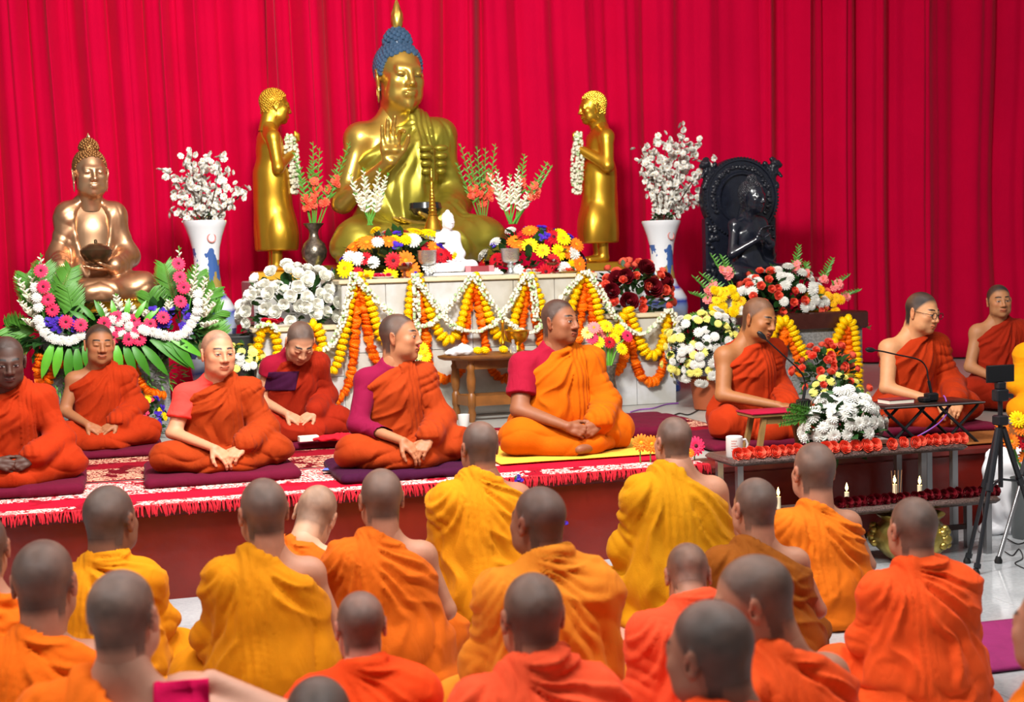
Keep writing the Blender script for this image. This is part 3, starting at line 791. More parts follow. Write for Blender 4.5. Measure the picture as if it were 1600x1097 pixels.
def stage_person(label, hx, hy, by, skin, robe, zc=.045, rz=0., hs=1.1, b=1.0, bz=None, kind='lap', **c):
    f = on(hx, by, ZS + zc); back = Vector((-math.sin(rz), math.cos(rz), 0))
    p0 = f + back * .35 * b
    d = (Vector(p0) - EYE).dot(FWD)
    top = dist(hx, hy, d); pit = c.get('look', (0, 0, 0))[1]
    loc = Vector((top.x, top.y, ZS + zc))
    lean = c.get('lean', .10)
    loc -= Vector((math.sin(rz), -math.cos(rz), 0)) * lean * .5 * .5
    if bz is None: bz = (top.z - ZS - zc - .245 * hs) / .635
    bz = max(.72, min(1.12, bz))
    cfg = dict(skin=lin(skin), robe=robe, hs=hs, b=b, bz=bz, lean=lean, group='monks seated on the stage')
    cfg.update(pose(kind)); cfg.update(c)
    print('PERSON', label[:40], [round(v, 2) for v in loc], 'bz', round(bz, 2))
    return seated('person', label, loc, rz, cfg)

CHEST = [(.085, .042, .20, -1, .0)]
stage_person('dark skinned seated monk with clasped hands at the stage corner', 8, 550, 768, '#4a2f25', OR, rz=.12, bz=.80, kind='clasp', look=(.05, .22, 0), lips='#5a2f2a' and (.09, .03, .025), stubble=.5, haircol=(.03, .022, .02), seed=3, strip=CHEST, head=dict(nose=1.15, jaw=1.05), lean=.22)
stage_person('slim seated monk with closed eyes and one bare shoulder before the flower garlanded pedestal', 150, 505, 706, '#9c6440', OR, rz=.05, kind='lap', look=(.14, .06, .05), head=dict(eyes='closed', nose=1.1, jaw=.9), stubble=.9, haircol=(.012, .010, .009), seed=5, strip=CHEST, b=.95)
stage_person('seated monk in coral t-shirt under rust robe wearing a beaded bracelet', 333, 514, 744, '#c98c68', RU, rz=.06, kind='low', look=(.22, .05, .02), shirt=dict(len=.62, mat=SH_C), haircol=(.16, .11, .09), stubble=.55, seed=8, strip=[(.075, .04, .17, -1, .05)], lean=.16, b=1.03, head=dict(jaw=.88))
stage_person('monk with bowed head in sleeveless maroon vest with dark plum patch', 455, 505, 694, '#bd8665', RED, rz=.05, kind='lap', look=(.12, .72, .05), bz=.86, shirt=dict(len=.28, mat=SH_M), haircol=(.045, .037, .034), stubble=.85, seed=11, lean=.30, head=dict(eyes='closed'), b=.95)
stage_person('seated monk in long maroon sleeves turning his head to the side', 612, 490, 738, '#a66d4a', RU, rz=.08, kind='low', look=(.95, .0, .03), shirt=dict(len=1.5, mat=SH_P), haircol=(.026, .020, .018), stubble=.88, seed=14, strip=[(.06, .045, .19, -1, .06)], b=1.0, head=dict(long=.006, nose=1.05, jaw=.85))
stage_person('stout seated monk in maroon t-shirt and amber robe on a yellow mat', 862, 467, 716, '#8a5436', AM, zc=.02, rz=.10, kind='clasp', look=(.52, .0, .02), girth=1.16, belly=1, shirt=dict(len=.68, mat=SH_M), haircol=(.022, .017, .015), stubble=.88, beard=.45, seed=17, strip=[(.085, .05, .18, -1, .03)], b=1.12, hs=1.14, head=dict(fat=.12, nose=1.25), foot=[((.06, -.36, .05), (-.03, -.405, .045), .036)], lean=.14)
stage_person('seated monk speaking into the gooseneck microphone above the wooden stool', 1163, 460, 694, '#9a6238', OR, zc=.03, rz=.22, kind='lap', look=(.25, .26, .06), head=dict(eyes='closed', fat=.06, nose=1.15), haircol=(.035, .022, .017), stubble=.68, seed=21, girth=1.06, b=1.04, lean=.16,
             re=(-.23, -.12, .29), rw=(-.06, -.40, .235), rh=dict(d=(.9, -.45, -.12), n=(.1, .1, -1), thumb=(.2, -1, 0), curl=(.15, .25, .2)), strip=[(.05, .05, .16, -1, .1)])
MG = stage_person('seated monk wearing glasses behind the black folding table', 1420, 453, 674, '#c68c60', OR, zc=.03, rz=.10, kind='low', look=(.30, .20, .05), head=dict(fat=.08, nose=1.05), haircol=(.010, .009, .009), stubble=.92, seed=25, girth=1.05, b=1.05, lean=.16)
stage_person('monk with short dark hair and one bare shoulder seated at the curtain', 1558, 444, 642, '#a8734c', RED, zc=.02, rz=-.25, kind='lap', look=(-.05, .02, -.03), haircol=(.012, .010, .010), stubble=.92, seed=29, hs=1.0, b=.95)
stage_person('monk in yellow ochre robe at the picture edge behind the phone tripod', 1642, 470, 668, '#a8734c', cloth('ochre', '#e29208'), zc=.02, rz=-.2, kind='lap', look=(-.1, .05, 0), mode='full', amp=.4, seed=31, hs=1.05, b=1.0, stubble=.9)

def floor_person(label, hx, hy, wpx, robe, skin='#b07c62', hs=1., d=None, b=None, look=(0, 0, 0), rz=math.pi, bz=None, **c):
    if d: hs = wpx * d / (FPX * .152)
    top = place_head(hx, hy, wpx, hs)
    pit = look[1]
    if bz is None: bz = (top.z - .245 * hs * math.cos(pit * .8)) / .635
    bz = max(.62, min(1.12, bz))
    if b is None: b = .5 * (bz + 1)
    lean = c.get('lean', .12)
    fw = Vector((math.sin(rz), -math.cos(rz), 0))
    loc = Vector((top.x, top.y, 0)) - fw * (lean * .53 * b + .02)
    if pit > .3: loc -= fw * .10 * pit
    cfg = dict(skin=lin(skin), robe=robe, hs=hs, b=b, bz=bz, lean=lean, back=True, look=look, group='monks seated on the floor facing the altar', strip=[(.075, .04, .10, 1, .03)], sleeve=.9,
               haircol=(.052, .041, .036), stubble=.80, amp=1.3)
    cfg.update(c)
    print('FLOOR', label[:40], [round(v, 2) for v in loc], 'b', round(b, 2), 'bz', round(bz, 2))
    return seated('person', label, loc, rz, cfg)
Yl = cloth('golden', '#cf820c'); Y2 = cloth('saffron', '#c47a06'); O1 = cloth('orange', '#c95e10'); O2 = cloth('tangerine', '#d66c14')
MU = cloth('mustard', '#bb7e06'); LO = cloth('pale_orange', '#d98022'); BR = cloth('brown', '#87490f'); CO = cloth('bright_orange', '#e6521e'); CR = cloth('coral_orange', '#e8522e'); FL = cloth('flame', '#e64614'); TG = cloth('marigold', '#e2660f')
pi = math.pi
floor_person('monk seen from behind in golden robe covering both shoulders near the fringed rug', 162, 757, 74, Yl, mode='full', rz=pi - .15, look=(-.35, .05, 0), seed=41, d=5.1, skin='#7c523c')
floor_person('tall-necked monk seen from behind in saffron robe with bare arm', 412, 745, 72, Y2, rz=pi + .05, look=(.1, -.05, .03), seed=43, d=4.8, cutB=.44, strip=[(.06, .06, .04, 1, .05)])
floor_person('young monk with bowed head leaning sideways before the stage wall', 472, 770, 62, O1, rz=pi - .15, look=(-.25, .55, -.25), bz=.74, seed=45, d=5.5, skin='#c79a7c', stubble=.45, lean=.25)
floor_person('monk seen from behind in orange robe with a pleated shoulder band', 594, 731, 65, O1, rz=pi, seed=47, d=5.1, cutB=.49)
floor_person('monk in golden robe seated against the stage wall in front of the carved table', 748, 657, 55, Yl, rz=pi + .12, look=(0, .02, 0), seed=49, skin='#a06a50', cutB=.54)
floor_person('monk in pale orange shawl with fringe draped over both shoulders', 845, 758, 74, LO, rz=pi + .05, look=(.35, .02, 0), mode='full', seed=51, skin='#8a5a44', strip=None)
floor_person('monk in mustard robe beside the bench with pink gerbera by his ear', 1052, 650, 52, MU, rz=pi + .0, look=(.12, .02, 0), seed=53, hs=.95, strip=[(.06, .06, .12, 1, .05)], b=1.05, kx=.36, cutB=.48)
floor_person('monk in brown robe with shiny shaved head', 1180, 745, 63, BR, rz=pi - .05, look=(.1, .02, 0), seed=55, cutB=.47)
floor_person('monk in orange robe seated before the candle shelf', 1272, 690, 62, O2, rz=pi - .05, look=(0, .02, 0), seed=57, d=5.8, cutB=.50, strip=[(.06, .035, .2, 1, .02)])
floor_person('monk in bright orange robe before the brass pot', 1427, 775, 68, CO, mode='full', rz=pi - .12, look=(.05, .02, 0), seed=59, strip=[(.06, .035, .12, 1, .04)], cutA=(.02, 0, .68))
floor_person('monk in coral orange robe bending deeply forward', 1062, 862, 66, CR, mode='full', rz=pi, look=(-.3, .6, 0), seed=61, d=4.2, bz=.80, lean=.30, stubble=.6, strip=None)
floor_person('monk in bright orange robe looking down to one side', 1206, 858, 98, CO, rz=pi + .2, look=(.85, .25, 0), seed=63, d=3.5, strip=[(.07, .045, .05, 1, .03)])
floor_person('close monk with large dark shaved head at the frame bottom', 1122, 932, 113, FL, rz=pi + .25, look=(.25, .1, .05), seed=65, skin='#9a6a55', h=.0045)
floor_person('monk in coral robe with dark round head at the frame bottom', 831, 893, 93, CR, mode='full', rz=pi, look=(0, .05, 0), seed=67, strip=[(.08, .04, .1, 1, .02)])
NV = floor_person('child novice in red orange robe with plum shoulder patch', 562, 922, 74, FL, mode='full', rz=pi - .03, look=(0, .12, 0), seed=69, hs=.86, strip=None, skin='#c98d78', amp=.7)
floor_person('monk whose head top just shows at the frame bottom', 496, 1064, 104, TG, rz=pi, look=(0, .1, 0), seed=71, skin='#7c523c', mode='full')
SC = floor_person('monk in orange robe with a magenta band over his bare shoulder', 186, 888, 101, TG, rz=pi - .1, look=(-.25, .03, .04), seed=73, cutA=(.03, 0, .60), cutB=.42, skin='#c08c74')
floor_person('monk in orange robe beside the magenta banded monk', 62, 842, 92, TG, rz=pi - .05, look=(-.15, .02, 0), seed=75, d=4.05, skin='#a8745c', cutB=.55)
floor_person('monk in orange robe at the lower corner whose head is cut off', -30, 800, 74, TG, rz=pi, seed=77, cutB=.55)
floor_person('monk in orange robe at the lower corner beside the magenta mat', 1648, 905, 104, O2, rz=pi + .3, seed=79, mode='full')

# ------------------------------------------------------------------ altar
MAR = mat('pale_marble', '#b9b6ac', .35, alt='#a5a092', vscale=4.5, bump=.05, bscale=30)
MAR2 = mat('light_marble', '#c6c8ca', .35, alt='#b4b3ad', vscale=5, bump=.05, bscale=30)
COP = mat('cream_coping', '#cbbf9f', .4, var=.08, vscale=9)
GRN = mat('speckled_granite', '#8d8d8b', .45, alt='#6d6e6e', vscale=70)
BRS = mat('brown_stone_slab', '#3f1d18', .25, var=.15, vscale=20)
ax = [at(p, 470, YA).x for p in (396, 534, 930, 1054)]
al = thing('altar', 'stepped pale marble altar hung with marigold garlands', 'altar', (0, 0, 0))
ZU, ZL = 1.49, 1.165
MB().box((ax[1], YA + .015, ZS), (ax[2], 10.6, ZU - .035)).build('upper_block', MAR, al, False)
MB().box((ax[0], YA + .015, ZS), (ax[1] - .002, 10.35, ZL - .035)).build('side_block', MAR, al, False)
MB().box((ax[2] + .002, YA + .015, ZS), (ax[3], 10.35, ZL - .035)).build('side_block', MAR, al, False)
MB().box((ax[1] - .02, YA - .02, ZU - .035), (ax[2] + .02, 10.6, ZU), bev=.008).build('coping', COP, al)
MB().box((ax[0] - .02, YA - .02, ZL - .035), (ax[1] - .022, 10.35, ZL), bev=.008).build('coping', COP, al)
MB().box((ax[2] + .022, YA - .02, ZL - .035), (ax[3] + .02, 10.35, ZL), bev=.008).build('coping', COP, al)
MB().box((at(388, 420, 11).x, 10.62, ZS), (at(985, 420, 11).x, 11.75, ZU), bev=.01).build('rear_plinth', MAR2, al, False)
def panels(x0, x1, z0, z1, n, rows, seed):
    rd = random.Random(seed)
    for j in range(rows):
        for i in range(n):
            a = x0 + (x1 - x0) * i / n; b = x0 + (x1 - x0) * (i + 1) / n; c = z0 + (z1 - z0) * j / rows; d = z0 + (z1 - z0) * (j + 1) / rows
            MB().box((a + .002, YA, c + .002), (b - .002, YA + .015, d - .002), bev=.002).build('panel', MAR if rd.random() < .55 else MAR2, al, False)
panels(ax[1], ax[2], ZS, ZU - .037, 6, 2, 4); panels(ax[0], ax[1], ZS, ZL - .037, 2, 2, 5); panels(ax[2], ax[3], ZS, ZL - .037, 2, 2, 6)

# ------------------------------------------------------------------ statues
GOLD = mat('gold_leaf', '#cfae54', .30, metal=.85, var=.06, vscale=6)
GOLDR = mat('gold_robe', '#a89c38', .36, metal=.75, var=.06, vscale=6)
GOLD2 = mat('deep_gold', '#d0a030', .33, metal=.85, var=.06, vscale=6)
BRZ = mat('rose_bronze', '#c79c78', .36, metal=.9, var=.12, vscale=5)
BRZR = mat('rose_bronze_robe', '#b98c6a', .36, metal=.9, var=.12, vscale=5)
BLK = mat('polished_black_stone', '#1a1d28', .2, var=.2, vscale=30, spec=.6)
BLKR = mat('carved_black_stone', '#191c26', .3, var=.3, vscale=40, bump=.6, bscale=40)
WHT = mat('white_marble_statue', '#e9e6ea', .35, var=.03)
BLUE = mat('slate_blue_curls', '#35506c', .38, var=.15, vscale=20)
BOWLB = mat('dark_bowl', '#1d2022', .2, spec=.6)
def curls(m, r, n, ush, flame=None, name='hair_curls', only_cap=False):
    def f(root, Vh, hm, pw, q, Rm, piv, hd):
        inv = lambda P: ((np.asarray(P, np.float32) - piv) @ Rm.T) * q + pw
        V0 = head_mesh(**hd)[0]; c0 = np.array((0, .012, .02)); D0 = V0 - c0; R0_ = np.linalg.norm(D0, axis=1); D0 = D0 / R0_[:, None]
        mb = MB(); sc = float(q[0])
        # skull cap under the curls
        Q0 = head_mesh(**hd)[1]; fm = hm[Q0].min(1) > .55; Nh = vnormals(V0, Q0)
        if fm.any():
            sel = Q0[fm]; used, iv = np.unique(sel.ravel(), return_inverse=True)
            Vc = inv(V0[used] + Nh[used] * .003); mb.add([tuple(v) for v in Vc], [tuple(f_) for f_ in iv.reshape(-1, 4)])
        for i in range(n):
            zz = 1 - 1.75 * (i + .5) / n; a = i * 2.399963; rr = math.sqrt(max(0, 1 - zz * zz)); d = np.array((rr * math.cos(a), rr * math.sin(a), zz))
            k = int(np.argmax(D0 @ d))
            if hm[k] < .5: continue
            mb.ball(tuple(inv(V0[k])), r * sc, 7, 4)
        if ush:
            uz, ur, uh, un = ush
            mb.ball(tuple(inv((0, .018, uz))), (ur * sc, ur * sc, uh * float(q[2])), 16, 10)
            for i in range(un):
                zz = 1 - 1.0 * (i + .5) / un; a = i * 2.399963; rr = math.sqrt(max(0, 1 - zz * zz))
                mb.ball(tuple(inv((rr * math.cos(a) * ur, .018 + rr * math.sin(a) * ur, uz + zz * uh))), r * sc * .92, 7, 4)
        mb.build(name, m, root)
        if flame:
            fm_, fh, fr = flame; top = inv((0, .018, ush[0] + ush[2]))
            fb = MB(); fb.lathe([(fr * .75, 0), (fr, fh * .12), (fr * 1.12, fh * .28), (fr * .95, fh * .5), (fr * .62, fh * .72), (fr * .3, fh * .88), (.001, fh)], 14, tuple(top), rf=lambda a, z: 1 + .16 * math.cos(a * 7 + z * 60))
            fb.build('flame_finial', fm_, root)
    return f
def statue(name, label, loc, rz, **c):
    cfg = dict(cat='statue', hv=.0095, lean=.0, skin=(.5, .5, .5), look=(0, .06, 0), kx=.31, kz=.075, loose=.010, sleeve=.8)
    cfg.update(c); return seated(name, label, loc, rz, cfg)
# large golden statue
bp_ = at(628, 398, 11.05)
BIG = statue('seated_statue', 'large golden seated statue with slate blue curls and raised hand', (bp_.x, 11.05, 1.60), .14, b=2.12, bz=1.94, hs=2.42, skinmat=GOLD, robe=GOLDR, cutA=(.03, 0, .64), cutF=.36, amp=1.0, hv=.0078,
             head=dict(eyes='closed', buddha=True, nose=.9, long=.006, jaw=.8, fat=-.05), look=(.08, .06, 0), statue=curls(BLUE, .0108, 430, (.105, .046, .056, 60), (GOLD, .125, .021)),
             re=(-.235, .0, .26), rw=(-.115, -.235, .415), rh=dict(d=(0, -.05, 1), n=(.05, -1, -.05), thumb=(1, 0, .2), fcurl=[(.5, .9, .5), (.1, .15, .1), (.05, .12, .1), (.05, .12, .1)], spread=.1, tout=.6, tcurl=.6),
             le=(.235, .0, .27), lw=(.05, -.25, .155), lh=dict(d=(-.95, -.1, .05), n=(0, .05, 1), thumb=(0, -1, .1), curl=(.12, .15, .1)), strip=[(.075, .045, .34, -1, .0)], kx=.235, kz=.08)
MB().lathe([(.04, 0), (.10, .02), (.135, .07), (.125, .115), (.11, .12), (.10, .10)], 20).build('alms_bowl', BOWLB, None, loc=(bp_.x + .09, 10.50, 1.60 + .36), label='black bowl resting in the lap of the large golden statue', category='bowl')
for s in (-1, 1):
    V_ = np.array([(s * (.0305 + .0145 * t), -.0915 + .010 * t * t * (1 if s * t > 0 else .6) + (.004 if t > .5 else 0), -.0045 - .0025 * (1 - t * t)) for t in np.linspace(-1, 1, 9)], np.float32)
    Rm_ = rotm(.06, 0, .08); Vw_ = ((V_ - np.array((0, .036, -.13))) @ Rm_.T) * np.array((2.42 / 2.12, 2.42 / 2.12, 2.42 / 1.94)) + np.array((0, .018 - .0012, .635 - .0012))
    MB().tube([tuple(v) for v in Vw_], .0016, 6).build('eyelid_line', mat('eyelid_dark', '#3a2c14', .5), BIG)
plate = MB()
for k in range(4):
    for s in (-1, 1): plate.ball((.185 + s * .065, -.335 + .006 * k, .93 - .062 * k), (.062 - .006 * k, .03, .027), 10, 6)
plate.build('robe_ornament', GOLDR, BIG, sc=(1 / 2.12, 1 / 2.12, 1 / 1.94), loc=(0, 0, .0))
lb = MB()
lb.lathe([(.78, 0), (.84, .03), (.80, .06), (.86, .085), (.80, .11), (.70, .115)], 40, rf=lambda a, z: (1 + .02 * math.cos(a * 24)))
o = lb.build('statue_base', GOLDR, None, loc=(bp_.x, 11.0, 1.49), sc=(.92, .62, 1), label='low golden lotus base under the large seated statue', category='base')
# bronze statue on its pedestal
YB = 9.95
zb = 1.40; bq = at(148, 466, YB)
tag(MB().box((-.42, -.36, 0), (.42, .36, .80), bev=.01).box((-.46, -.40, .80), (.46, .40, .84), bev=.008).build('stone_pedestal', GRN, None, loc=(bq.x + .06, YB + .0, ZS)), 'grey granite pedestal under the bronze seated statue', 'pedestal')
o = MB().box((-.43, -.35, 0), (.43, .35, .03), bev=.008).box((-.38, -.31, .03), (.38, .31, .085)).build('statue_base', GOLD2, None, loc=(bq.x + .03, YB, ZS + .84), label='square golden base with beaded rim under the bronze statue', category='base')
bd = MB()
for i in range(40): bd.ball((-.41 + .82 * i / 39, -.335, .095), .0095, 7, 4)
for i in range(30): bd.ball((-.41, -.33 + .66 * i / 29, .095), .0095, 7, 4); bd.ball((.41, -.33 + .66 * i / 29, .095), .0095, 7, 4)
bd.build('beaded_rim', GOLD2, o)
BRO = statue('seated_statue', 'rose bronze seated statue with bare chest holding a lidded bowl', (bq.x, YB, ZS + .925), .12, b=1.04, bz=1.13, hs=1.46, skinmat=BRZ, robe=BRZR, mode='full', amp=.45, loose=.012,
             head=dict(eyes='closed', buddha=True, nose=.9), look=(.10, .05, 0), statue=curls(mat('bronze_curls', '#8d6238', .4, metal=.85), .0072, 520, (.112, .045, .052, 80), (BRZ, .035, .010)),
             robe_cut=[Ell((0, -.19, .50), (.142, .19, .30), .01)],
             re=(-.235, -.03, .28), rw=(-.215, -.245, .20), rh=dict(d=(-.02, -.45, -.9), n=(.1, .9, -.3), thumb=(1, 0, .1), curl=(.12, .15, .1), spread=.05),
             le=(.24, -.02, .28), lw=(.085, -.24, .205), lh=dict(d=(-.95, -.15, .0), n=(0, .05, 1), thumb=(.1, -1, .1), curl=(.10, .12, .1)), sleeve=.8, kx=.29)
MB().lathe([(.03, 0), (.075, .02), (.105, .075), (.108, .10), (.085, .125), (.04, .145), (.012, .15), (.01, .17), (.002, .175)], 20).build('lidded_bowl', mat('dark_bronze', '#5a4630', .3, metal=.8), None, loc=(bq.x + .03, YB - .27, ZS + .925 + .26), label='dark bronze lidded bowl held by the bronze statue', category='bowl')
# black stone statue
YK = 10.45; kq = at(1165, 430, YK)
px0 = kq.x
pd = thing('stone_pedestal', 'granite pedestal with brown slab under the black stone statue', 'pedestal', (px0 + .12, YK - .25, ZS))
MB().box((-.52, -.54, 0), (.52, .34, .52)).build('pedestal_block', GRN, pd, False)
MB().box((-.56, -.58, .52), (.56, .38, .66), bev=.012).build('slab', BRS, pd)
KS = statue('seated_statue', 'polished black stone seated statue with teaching hands', (px0 - .07, YK - .20, 1.36), .28, b=.88, bz=.90, hs=1.16, skinmat=BLK, robe=BLK, cutA=(.04, 0, .66), cutF=.38, amp=.12, kx=.33,
            head=dict(eyes='closed', buddha=True, nose=.9), look=(.25, .12, 0), statue=curls(BLKR, .0072, 420, (.110, .036, .042, 50)),
            re=(-.235, -.04, .27), rw=(-.07, -.21, .40), rh=dict(d=(.5, -.15, .8), n=(.3, -.9, 0), thumb=(.9, -.1, -.3), curl=(.3, .5, .3), spread=.05),
            le=(.235, -.04, .27), lw=(.09, -.20, .37), lh=dict(d=(-.6, -.2, .55), n=(-.2, .9, 0), thumb=(-.3, -.4, .8), curl=(.4, .5, .3), spread=.05))
stl = thing('carved_stele', 'carved black stone slab with round halo behind the black statue', 'stele', (px0, YK + .06, ZS + .66))
n = 48; disc = MB()
cz = .96
def ring(r, y, c=cz): return [(r * math.cos(2 * math.pi * i / n), y, c + r * math.sin(2 * math.pi * i / n)) for i in range(n)]
prof = [(.345, .10), (.345, .0), (.33, -.02), (.315, -.02), (.308, -.005), (.30, -.005), (.225, -.005), (.215, -.02), (.20, -.02), (.19, .01), (.001, .01)]
V = []; F = []
for r, y in prof: V += ring(r, y)
for j in range(len(prof) - 1):
    for i in range(n): F.append((j * n + i, j * n + (i + 1) % n, (j + 1) * n + (i + 1) % n, (j + 1) * n + i))
F.append(tuple(range(n)))
disc.add(V, F); disc.build('halo_disc', BLK, stl)
MB().box((-.33, 0, 0), (.33, .10, .80), bev=.015).box((-.36, -.20, 0), (.36, .1, .24), bev=.02).build('back_slab', BLK, stl)
rd = random.Random(4); cv = MB()
for i in range(46):
    a = -.5 + 4.15 * i / 45
    for k in range(2): cv.ball((.262 * math.cos(a) + rd.uniform(-.012, .012), -.008, cz + .262 * math.sin(a) + rd.uniform(-.012, .012)), (rd.uniform(.012, .022), .016, rd.uniform(.012, .022)), 7, 5)
for i in range(72):
    a = 2 * math.pi * i / 72; cv.ball((.338 * math.cos(a), -.016, cz + .338 * math.sin(a)), .0105, 6, 4)
for s in (-1, 1):
    for i in range(26): cv.ball((s * .275 + rd.uniform(-.045, .045), -.006, rd.uniform(.27, .77)), (rd.uniform(.012, .025), .014, rd.uniform(.015, .03)), 7, 5)
cv.build('carved_relief', BLKR, stl)
for s in (-1, 1):
    g = Grid((-.14, -.10, -.16), (.14, .10, .16), .007)
    g.add(Ell((0, 0, 0), (.055, .05, .07), .03), Ell((s * .035, -.02, .075), (.04, .045, .04), .02), Ell((s * .07, -.03, .06), (.025, .03, .02), .015), Cap((0, 0, -.03), (s * .05, -.02, -.12), .03, .02, .02), Cap((-s * .02, 0, .0), (-s * .055, -.01, .08), .025, .02, .02), Cap((s * .03, -.02, .03), (s * .075, -.04, -.03), .02, .014, .02), Ell((s * .02, 0, .12), (.03, .02, .02), .02))
    V, Q = g.mesh(); N = vnormals(V, Q); V = V + N * ((vnoise(V * 60) - .5) * .014)[:, None]
    link('guardian_figure', fastmesh('guardian_figure', V, Q, BLKR), stl, (s * .29, .02, cz + .21))
# small white marble statue on a tray of the altar
wq = at(700, 412, 9.93)
statue('seated_statue', 'small white marble seated statue on the altar top', (wq.x, 9.93, ZU + .035), .12, b=.475, bz=.50, hs=.56, skinmat=WHT, robe=WHT, cutA=(.04, 0, .66), cutF=.42, amp=.08, kx=.33, loose=.006,
       head=dict(eyes='closed', buddha=True, nose=.85), look=(.2, .08, 0), statue=curls(WHT, .006, 260, (.105, .03, .035, 30)), re=(-.225, -.03, .27), rw=(-.05, -.23, .15), le=(.225, -.03, .27), lw=(.06, -.23, .15),
       rh=dict(d=(.95, -.1, 0), n=(0, 0, 1), thumb=(0, -1, .2), curl=(.1, .1, .1)), lh=dict(d=(-.95, -.1, 0), n=(0, 0, 1), thumb=(0, -1, .2), curl=(.1, .1, .1)))

def disciple(label, loc, rz):
    root = thing('standing_statue', label, 'statue', loc, rz, group='golden standing statues beside the altar')
    hd = dict(eyes='closed', nose=.9, buddha=True, h=.0048); V, Q = head_mesh(**hd)
    C, hm = paint_head(V, (.5, .5, .5), (.1, .1, .1), (.5, .4, .4))
    hs = 1.22; piv = np.array((0, .036, -.13), np.float32); pw = np.array((0, .02, 1.20), np.float32); q = np.array((hs,) * 3, np.float32); Rm = rotm(.12, 0, 0)
    Vh = ((V - piv) @ Rm.T) * q + pw
    g = Grid((-.30, -.34, 0), (.30, .22, 1.30), .010)
    LS, RS = (.155, .02, 1.085), (-.155, .02, 1.085)
    tors = [Ell((0, .015, .98), (.15, .105, .19), .05), Ell((0, .01, .75), (.135, .11, .2), .06), Cap(RS, LS, .058, .058, .05), Cap((-.1, .02, 1.12), (0, .02, 1.2), .045, .055, .05), Cap((.1, .02, 1.12), (0, .02, 1.2), .045, .055, .05)]
    arms = []
    for s, S in ((-1, RS), (1, LS)):
        arms += [Cap(S, (s * .215, .0, .83), .055, .045, .03), Cap((s * .215, .0, .83), (s * .035, -.185, .99), .044, .03, .03), Cap((s * .035, -.185, .99), (s * .014, -.195, 1.09), .026, .016, .015)]
    leg = []
    for s in (-1, 1): leg += [Cap((s * .06, 0, .25), (s * .06, .01, .05), .055, .045, .02), Cap((s * .06, .02, .03), (s * .075, -.13, .022), .04, .028, .02)]
    g.add(*tors, *arms, *leg)
    for s in (-1, 1):
        for k in range(4): g.add(Cap((s * .012, -.19 - .012 * k, 1.07), (s * .006, -.195 - .013 * k, 1.15 - .008 * k), .010, .007, .006))
    Vb, Qb = g.mesh(); Vb = relax(Vb, Qb, 1, .4)
    Vj, Qj, Cj = joinm([(Vh, Q, C), (Vb, Qb, np.zeros((len(Vb), 3)))])
    link('body', fastmesh('body', Vj, Qj, GOLD2), root)
    g = Grid((-.32, -.30, .12), (.32, .24, 1.25), .009)
    g.add(*[p.inf(.010) for p in tors], *[p.inf(.010) for p in arms[3:5]])
    g.add(Cap((0, .01, .78), (0, .0, .18), .15, .165, .06), Ell((0, -.03, .30), (.19, .15, .22), .08), Ell((.10, -.10, .26), (.09, .09, .22), .06))
    A = np.array((.05, 0, 1.19)); n = np.cross(np.array((-.2, -.12, .96)) - A, np.array((-.2, .12, 1.02)) - A); n = n if n[2] > 0 else -n
    g.cut(n, A); g.cut((0, 0, -1), (0, 0, .17))
    Vr, Qr = g.mesh(); Vr = relax(Vr, Qr, 1, .5); Nr = vnormals(Vr, Qr)
    u = Vr[:, 0] * 26 + 2 * vnoise(Vr * 4); Vr = Vr + Nr * (.006 * np.abs(np.sin(u)) * sstep(.9, .5, Vr[:, 2]))[:, None]
    link('robe', fastmesh('robe', Vr, Qr, GOLD2), root)
    curls(GOLD2, .0085, 420, None)(root, Vh, hm, pw, q, Rm, piv, hd)
    return root
YD = 11.25
dl = at(432, 418, YD); dr = at(938, 408, YD)
D1 = disciple('golden standing statue beside the bronze flower vase, seen partly from behind', (dl.x, YD, ZU + .08), math.pi / 2 + .1)
D2 = disciple('golden standing statue in profile beside the coral roses', (dr.x, YD, ZU + .08), -math.pi / 2 + .05)
for dd in (dl, dr): MB().box((-.2, -.2, 0), (.2, .2, .08), bev=.01).build('statue_base', GOLD2, None, loc=(dd.x, YD, ZU), label='low square base under the golden standing statue ' + ('beside the bronze flower vase' if dd is dl else 'beside the coral roses'), category='base')

# ------------------------------------------------------------------ flowers: shared meshes, radius 1, facing +z
GRNL = mat('leaf_green', '#3a7c1c', .45, var=.25, vscale=6, spec=.4)
GRND = mat('dark_leaf_green', '#1f4a18', .55, var=.3, vscale=8)
PALMG = mat('palm_green', '#4f8a2c', .5, var=.25, vscale=5)
STEM = mat('stem_green', '#5a9a3a', .5)
def fmat(n, c): return mat('petal_' + n, c, .6, var=.08, vscale=3, spec=.25)
PW = fmat('white', '#dddcd4'); PY = fmat('yellow', '#fcd000'); PPY = fmat('pale_yellow', '#efe87c'); PO = fmat('orange', '#f07818'); POR = fmat('deep_orange', '#f27400'); PR = fmat('red', '#b80a1e'); PDR = fmat('dark_red', '#6a0414'); PC = fmat('coral', '#f4654c'); PP = fmat('pink', '#ee2f5c'); PLP = fmat('salmon_pink', '#f48a88'); PV = fmat('violet', '#4420a8'); CY = fmat('centre_yellow', '#c89a10'); CD = fmat('centre_dark', '#4a1018'); PCR = fmat('cream', '#e2dfc8')
FM = {}
